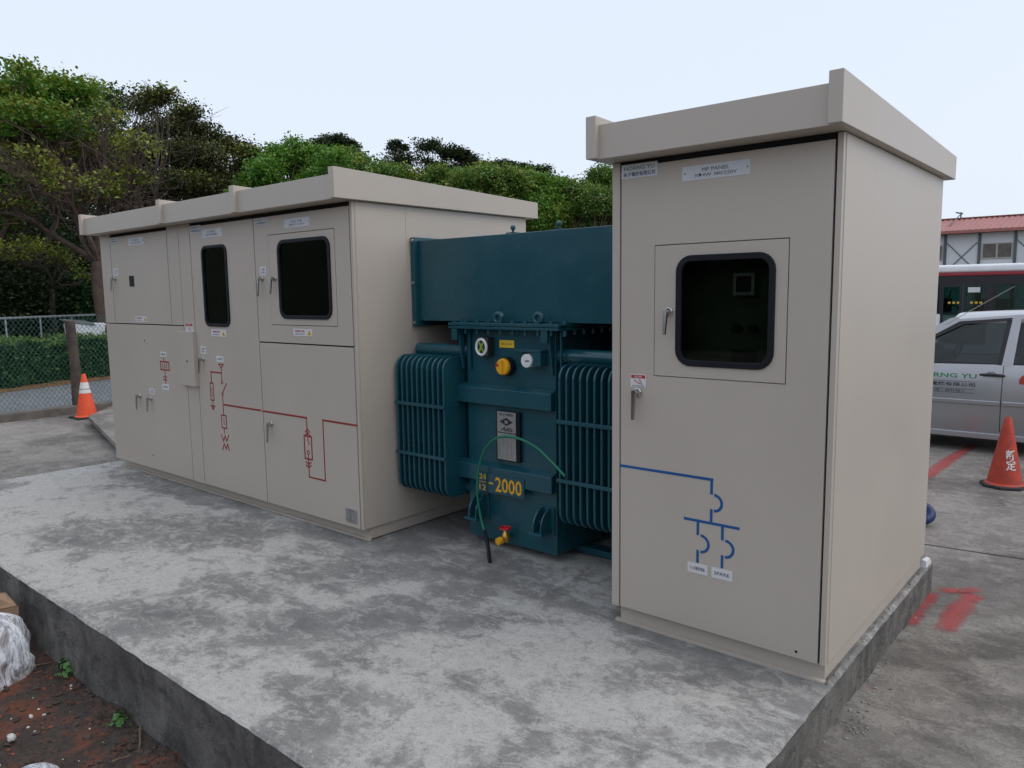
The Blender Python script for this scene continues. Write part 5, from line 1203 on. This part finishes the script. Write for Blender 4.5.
# ------------------------------------------------------------------ prefab building
FY2 = 42.0
colx = [float(hit(u, 250, 1, FY2)[0]) for u in (945, 979, 1015)]; bay = (colx[2]-colx[0])/2
ze = float(hit(980, 230.5, 1, FY2)[2]); zg = ground_h(-4, FY2)
BD = thing('prefab_building', (colx[1], FY2+4, zg), 'pale two-storey prefab building with red sheet roof and braced steel bays', 'building')
k0, k1 = -3, 9
XA, XZ = colx[0]+k0*bay, colx[0]+k1*bay
mb = MB(); mb.box(XA, XZ, FY2+.10, FY2+8, zg, ze-.1); mb.build('wall', 'wall_panel', BD)
zw1, zw0 = float(hit(995, 242.8, 1, FY2)[2]), float(hit(995, 258.6, 1, FY2)[2])
zb1, zb2 = float(hit(960, 243, 1, FY2)[2]), float(hit(960, 271, 1, FY2)[2])
for k in range(k0, k1+1):
    x = colx[0]+k*bay; mb = MB(); mb.box(x-.06, x+.06, FY2-.02, FY2+.099, zg, ze-.02); mb.build('column', 'steel_column', BD)
for k in range(k0, k1):
    x = colx[0]+k*bay
    for lev in (0, -2.75):
        mb = MB(); mb.box(x+.065, x+bay-.065, FY2+.05, FY2+.098, max(zg, ze-2.75+lev), ze-.12+lev if lev == 0 else ze-2.80); wp = mb.build('wall_panel', 'wall_panel', BD)
        if k % 2:
            mb = MB(); mb.ring((x+.12, x+bay-.10, zw0+lev, zw1+lev), (x+.17, x+bay-.15, zw0+lev+.06, zw1+lev-.05), FY2+.0, FY2+.049, .005); wf = mb.build('window', 'window_alu', BD)
            mb = MB(); mb.box(x+.16, x+bay-.14, FY2+.02, FY2+.03, zw0+lev+.05, zw1+lev-.04); mb.build('pane', 'window_mesh', wf)
            mb = MB(); mb.box(x+bay/2-.04, x+bay/2+.04, FY2+.005, FY2+.0195, zw0+lev+.05, zw1+lev-.04); mb.build('mullion', 'window_alu', wf)
        elif lev == 0:
            for s in (0, 1):
                mb = MB(); mb.tube([(x+.1+s*(bay-.2), FY2+.02-.01*s, zb1), (x+bay-.1-s*(bay-.2), FY2+.02-.01*s, zb2)], .022, 6); mb.build('cross_brace', 'steel_column', BD)
# corrugated roof
zr = float(hit(1000, 216.5, 1, FY2+3.4)[2]); mb = MB(); k = int((XZ-XA+1.2)/.26)
vs_ = []
for i in range(2*k+1):
    x = XA-.6 + i*.13; dz = .05 if i % 2 else 0
    vs_ += [(x, FY2-.55, ze+dz), (x, FY2+3.6, zr+dz), (x, FY2+8.5, ze+dz)]
fs_ = [(3*i+j, 3*(i+1)+j, 3*(i+1)+j+1, 3*i+j+1) for i in range(2*k) for j in (0, 1)]
mb.add(vs_, fs_); rf = mb.build('roof', 'roof_red', BD)
mb = MB(); mb.box(XA-.6, XZ+.6, FY2-.57, FY2-.53, ze-.12, ze+.03); mb.build('eave_gutter', 'roof_red', rf)
mb = MB(); mb.box(XA-.6, XZ+.6, FY2+3.35, FY2+3.85, zr+.03, zr+.07); mb.build('ridge_cap', 'roof_red', rf)
ra, rb = hit(961, 214, 1, FY2+3), hit(938, 237, 1, FY2-.6)
mb = MB(); mb.tube([tuple(ra), tuple(rb)], .03, 5); mb.tube([(ra[0], ra[1], ra[2]-.5), (ra[0], ra[1], ra[2]+.1)], .04, 5); mb.tube([(ra[0]-.25, ra[1], ra[2]+.1), (ra[0]+.1, ra[1], ra[2]+.0)], .04, 5); mb.build('stay_wire', 'steel_column', rf)

# ------------------------------------------------------------------ small things in the foreground
def lump(name, c, rad, mat, amp, freq, seed, label, cat, sub=4, zcut=None, ridged=False, flat=1.0):
    bm = bmesh.new(); bmesh.ops.create_icosphere(bm, subdivisions=sub, radius=1.0)
    for v in bm.verts:
        p = v.co.copy(); s = 0
        for o_ in range(4):
            nn = noise.noise(p*freq*(2**o_) + Vector((seed, seed*2, 0))); s += ((1-abs(nn)*2) if ridged else nn) * .55**o_
        k = 1 + amp*s
        v.co = Vector((p.x*rad[0]*k, p.y*rad[1]*k, p.z*rad[2]*k))
        if zcut is not None and v.co.z < zcut: v.co.z = zcut
    me = bpy.data.meshes.new(name); bm.to_mesh(me); bm.free()
    o = link(name, me, mat, None, smooth=False); o.location = c
    for p in me.polygons: p.use_smooth = True
    return tag(o, label, cat) if label else o
def film_bag(name, c, rad, seed, label, tip):
    bm = bmesh.new(); bmesh.ops.create_uvsphere(bm, u_segments=120, v_segments=70, radius=1.0)
    for v in bm.verts:
        p = v.co.copy(); a_ = atan2(p.y, p.x); f_ = 0
        for o_, (fr, am) in enumerate(((3.0, .26), (7.0, .10), (15.0, .04))):
            f_ += am*(1 - 2.4*abs(noise.noise(Vector((cos(a_)*fr*.6 + seed, sin(a_)*fr*.6, p.z*fr*.28 + o_*3.1)))))
        q = 1 + f_ + tip*max(0, p.z)**3*(.5+.5*noise.noise(Vector((p.x*2, p.y*2, seed))))
        v.co = Vector((p.x*rad[0]*q, p.y*rad[1]*q, p.z*rad[2]*(1+.4*f_)))
        if v.co.z < -rad[2]*.55: v.co.z = -rad[2]*.55
    me = bpy.data.meshes.new(name); bm.to_mesh(me); bm.free(); o = link(name, me, 'plastic_film'); o.location = c
    for p in me.polygons: p.use_smooth = True
    return tag(o, label, 'plastic sheet')
pc = hit(2, 658, 2, -.26)
film_bag('plastic_sheet', (pc[0]-.02, pc[1]-.085, -.285), (.145, .19, .26), 2.3, 'crumpled clear plastic sheet lying against the pad side at left edge', .5)
# cardboard flap
ca = hit(6, 603, 1, PY0-.10)
CB = thing('cardboard_box', (ca[0], PY0-.16, -.36), 'torn brown cardboard box corner wedged between plastic and pad', 'cardboard box')
def quad3(name, P, th, mat, parent):
    P = [Vector(p) for p in P]; nn = (P[1]-P[0]).cross(P[2]-P[0]).normalized()*th; mb = MB(); k = len(P)
    mb.add([tuple(p) for p in P] + [tuple(p+nn) for p in P], [tuple(range(k))[::-1], tuple(range(k, 2*k))] + [(i, (i+1) % k, k+(i+1) % k, k+i) for i in range(k)]); return mb.build(name, mat, parent)
x, y = float(ca[0]), PY0-.05
e1, e2, e3 = hit(-12, 612, 1, y-.12), hit(17.5, 606, 1, y-.05), hit(6, 593, 1, y-.02)
quad3('front_flap', [tuple(e1), tuple(e2), tuple(e3), tuple(hit(-14, 594, 1, y-.08))], .005, 'cardboard', CB)
quad3('side_panel', [tuple(e1), tuple(e2), (e2[0]+.02, e2[1]-.03, -.36), (e1[0], e1[1]-.04, -.36)], .005, 'cardboard', CB)
pc2 = hit(0, 586, 1, PY0-.06)
film_bag('plastic_scrap', (pc2[0]-.06, PY0-.09, -.26), (.08, .045, .13), 9.1, 'small clear plastic scrap behind the cardboard at the pad edge', .3)
pc3 = hit(42, 778, 2, -.33)
lump('plastic_bag', (pc3[0], pc3[1]-.03, -.345), (.12, .10, .075), 'plastic_film', .10, 1.3, 14, 'pale plastic bag on the soil cut by the bottom picture edge', 'plastic bag', 4, -.05)
s1 = hit(11.5, 740, 2, -.365)
lump('stone', (s1[0], s1[1], -.352), (.026, .018, .016), 'stone_white', .30, 1.3, 3, 'white angular stone on the reddish soil', 'stone', 3)
s2 = hit(31, 717, 2, -.365)
lump('stone', (s2[0], s2[1], -.362), (.016, .010, .010), 'stone_white', .30, 1.3, 5, 'small white chip just above the angular stone', 'stone', 2)
for (a_, b_, lb) in (((140, 728), (135, 762), 'pale dry stick standing out on the dark soil'), ((28, 668), (60, 660), 'thin twig lying beside the plastic sheet'), ((112, 762), (130, 755), 'short straw near the bottom of the soil')):
    A_, B_ = hit(*a_, 2, -.345), hit(*b_, 2, -.36); rr = np.random.default_rng(int(a_[0])); mb = MB(); limb(mb, A_, B_, .006, .003, .06, rr, 6, 5); tag(mb.build('twig', 'twig', None), lb, 'twig', 'dry twigs on the soil')
for i, (u_, v_, s_, lb) in enumerate(((69, 669, .075, 'larger green weed sprouting at the foot of the pad'), (119, 720, .055, 'smaller green weed in the soil below the pad edge'))):
    b = hit(u_, v_+4, 2, -.36); W_ = thing('weed', (b[0], b[1], -.365), lb, 'weed', 'weeds by the pad'); rr = np.random.default_rng(i)
    q = rr.normal(size=(70, 3))*s_*np.array([.5, .4, .28]) + np.array([b[0], b[1], -.325]); leaf_mesh('leaves', q, s_*.5, 'weed_green', W_, .6, i)
    mb = MB()
    for k in range(6): limb(mb, (b[0], b[1], -.375), q[k], .002, .001, .1, rr, 4, 4)
    mb.build('stem', 'weed_green', W_)
def scatter(name, pts, smin, smax, mat, seed):
    rr = np.random.default_rng(seed); bm = bmesh.new(); bmesh.ops.create_icosphere(bm, subdivisions=1, radius=1); bv = np.array([v.co[:] for v in bm.verts]); bf = [[v.index for v in f.verts] for f in bm.faces]; bm.free()
    mb = MB()
    for p in pts:
        s = smin + (smax-smin)*rr.random()**2.5; k = bv*(1+.35*rr.normal(size=(len(bv), 1)))*np.array([1, .8, .6])*s; a = rr.random()*6.3
        k = k @ np.array([[cos(a), -sin(a), 0], [sin(a), cos(a), 0], [0, 0, 1]]); mb.add(k + np.array(p), bf)
    return tag(mb.build(name, mat), kind='stuff')
rr = np.random.default_rng(3)
pp = [(x, y, soil_h(x, y)) for x, y in zip(-3.4+rr.random(2600)*3.0, -1.75-rr.random(2600)**1.6*.9)]
scatter('soil_clods', pp[:1700], .003, .024, 'clod', 1); scatter('brick_crumbs', [(p[0], p[1], p[2]) for p in pp[1700:] if p[0] < -1.75], .003, .014, 'brick_clod', 2); 
pp = [(x, y, soil_h(x, y)+.002) for x, y in zip(-3.2+rr.random(60)*2.6, -1.78-rr.random(60)*.7)]
scatter('gravel', pp, .003, .011, 'stone_white', 4)
pp = [(1.10+abs(rr.normal())*.07, -.3+rr.random()*1.9, GZ+.003) for k in range(110)] + [(1.13+rr.random()*.10, -.05+rr.random()*.25, GZ+.004) for k in range(45)]
scatter('mortar_crumbs', pp, .002, .008, 'pebble', 5)
pp = [(1.15+rr.random()*3.5, -1.2+rr.random()*7, GZ+.001) for k in range(260)]
scatter('yard_grit', pp, .002, .008, 'pebble', 6)
pp = [(-4.6+rr.random()*5.4, -1.65+rr.random()*1.7, .001) for k in range(150)]
scatter('pad_grit', pp, .0015, .006, 'pebble', 7)
# mortar fillet along the tall cabinet's side, chipped
mb = MB(); yy = .02
while yy < 1.78:
    L_ = .05+.14*random.random(); w_ = .004+.010*random.random()
    mb.prism([(RX1-.004, -.001), (RX1+w_, -.001), (RX1+.003, .003+.009*random.random())], 1, yy, yy+L_); yy += L_+.12*random.random()
o = mb.build('mortar_fillet', 'pad_concrete', None); tag(o, kind='structure')
a = (1.075, 1.80, 0.0); mb = MB(); mb.add([(1.05, 1.79, 0), (1.09, 1.79, 0), (1.09, 1.93, 0), (1.05, 1.93, 0), (1.06, 1.80, .05), (1.085, 1.80, .045), (1.08, 1.92, .03), (1.06, 1.92, .035)], [(3,2,1,0),(4,5,6,7),(0,1,5,4),(1,2,6,5),(2,3,7,6),(3,0,4,7)])
tag(mb.build('foam_block', 'sticker_white', None, bevel=.004), 'white foam offcut at the back corner of the pad', 'foam offcut')
# blue corrugated hose end
hc = hit(924, 528, 2, GZ); mb = MB(); pts = []
HC = (hc[0]-.02, hc[1]+.1, GZ)
loop_ = [(HC[0]+.16*cos(t_)-.12, HC[1]+.12*sin(t_), GZ+.05+.10*(1+sin(t_*1.0-.5))*.5) for t_ in np.linspace(0, 2*pi*1.3, 90)]
mb.tube(loop_, [.034+.006*(i % 2) for i in range(90)], 12)
o = mb.build('corrugated_hose', 'blue_hose', None, smooth=True); tag(o, 'dark blue corrugated hose coil showing behind the tall cabinet', 'hose')
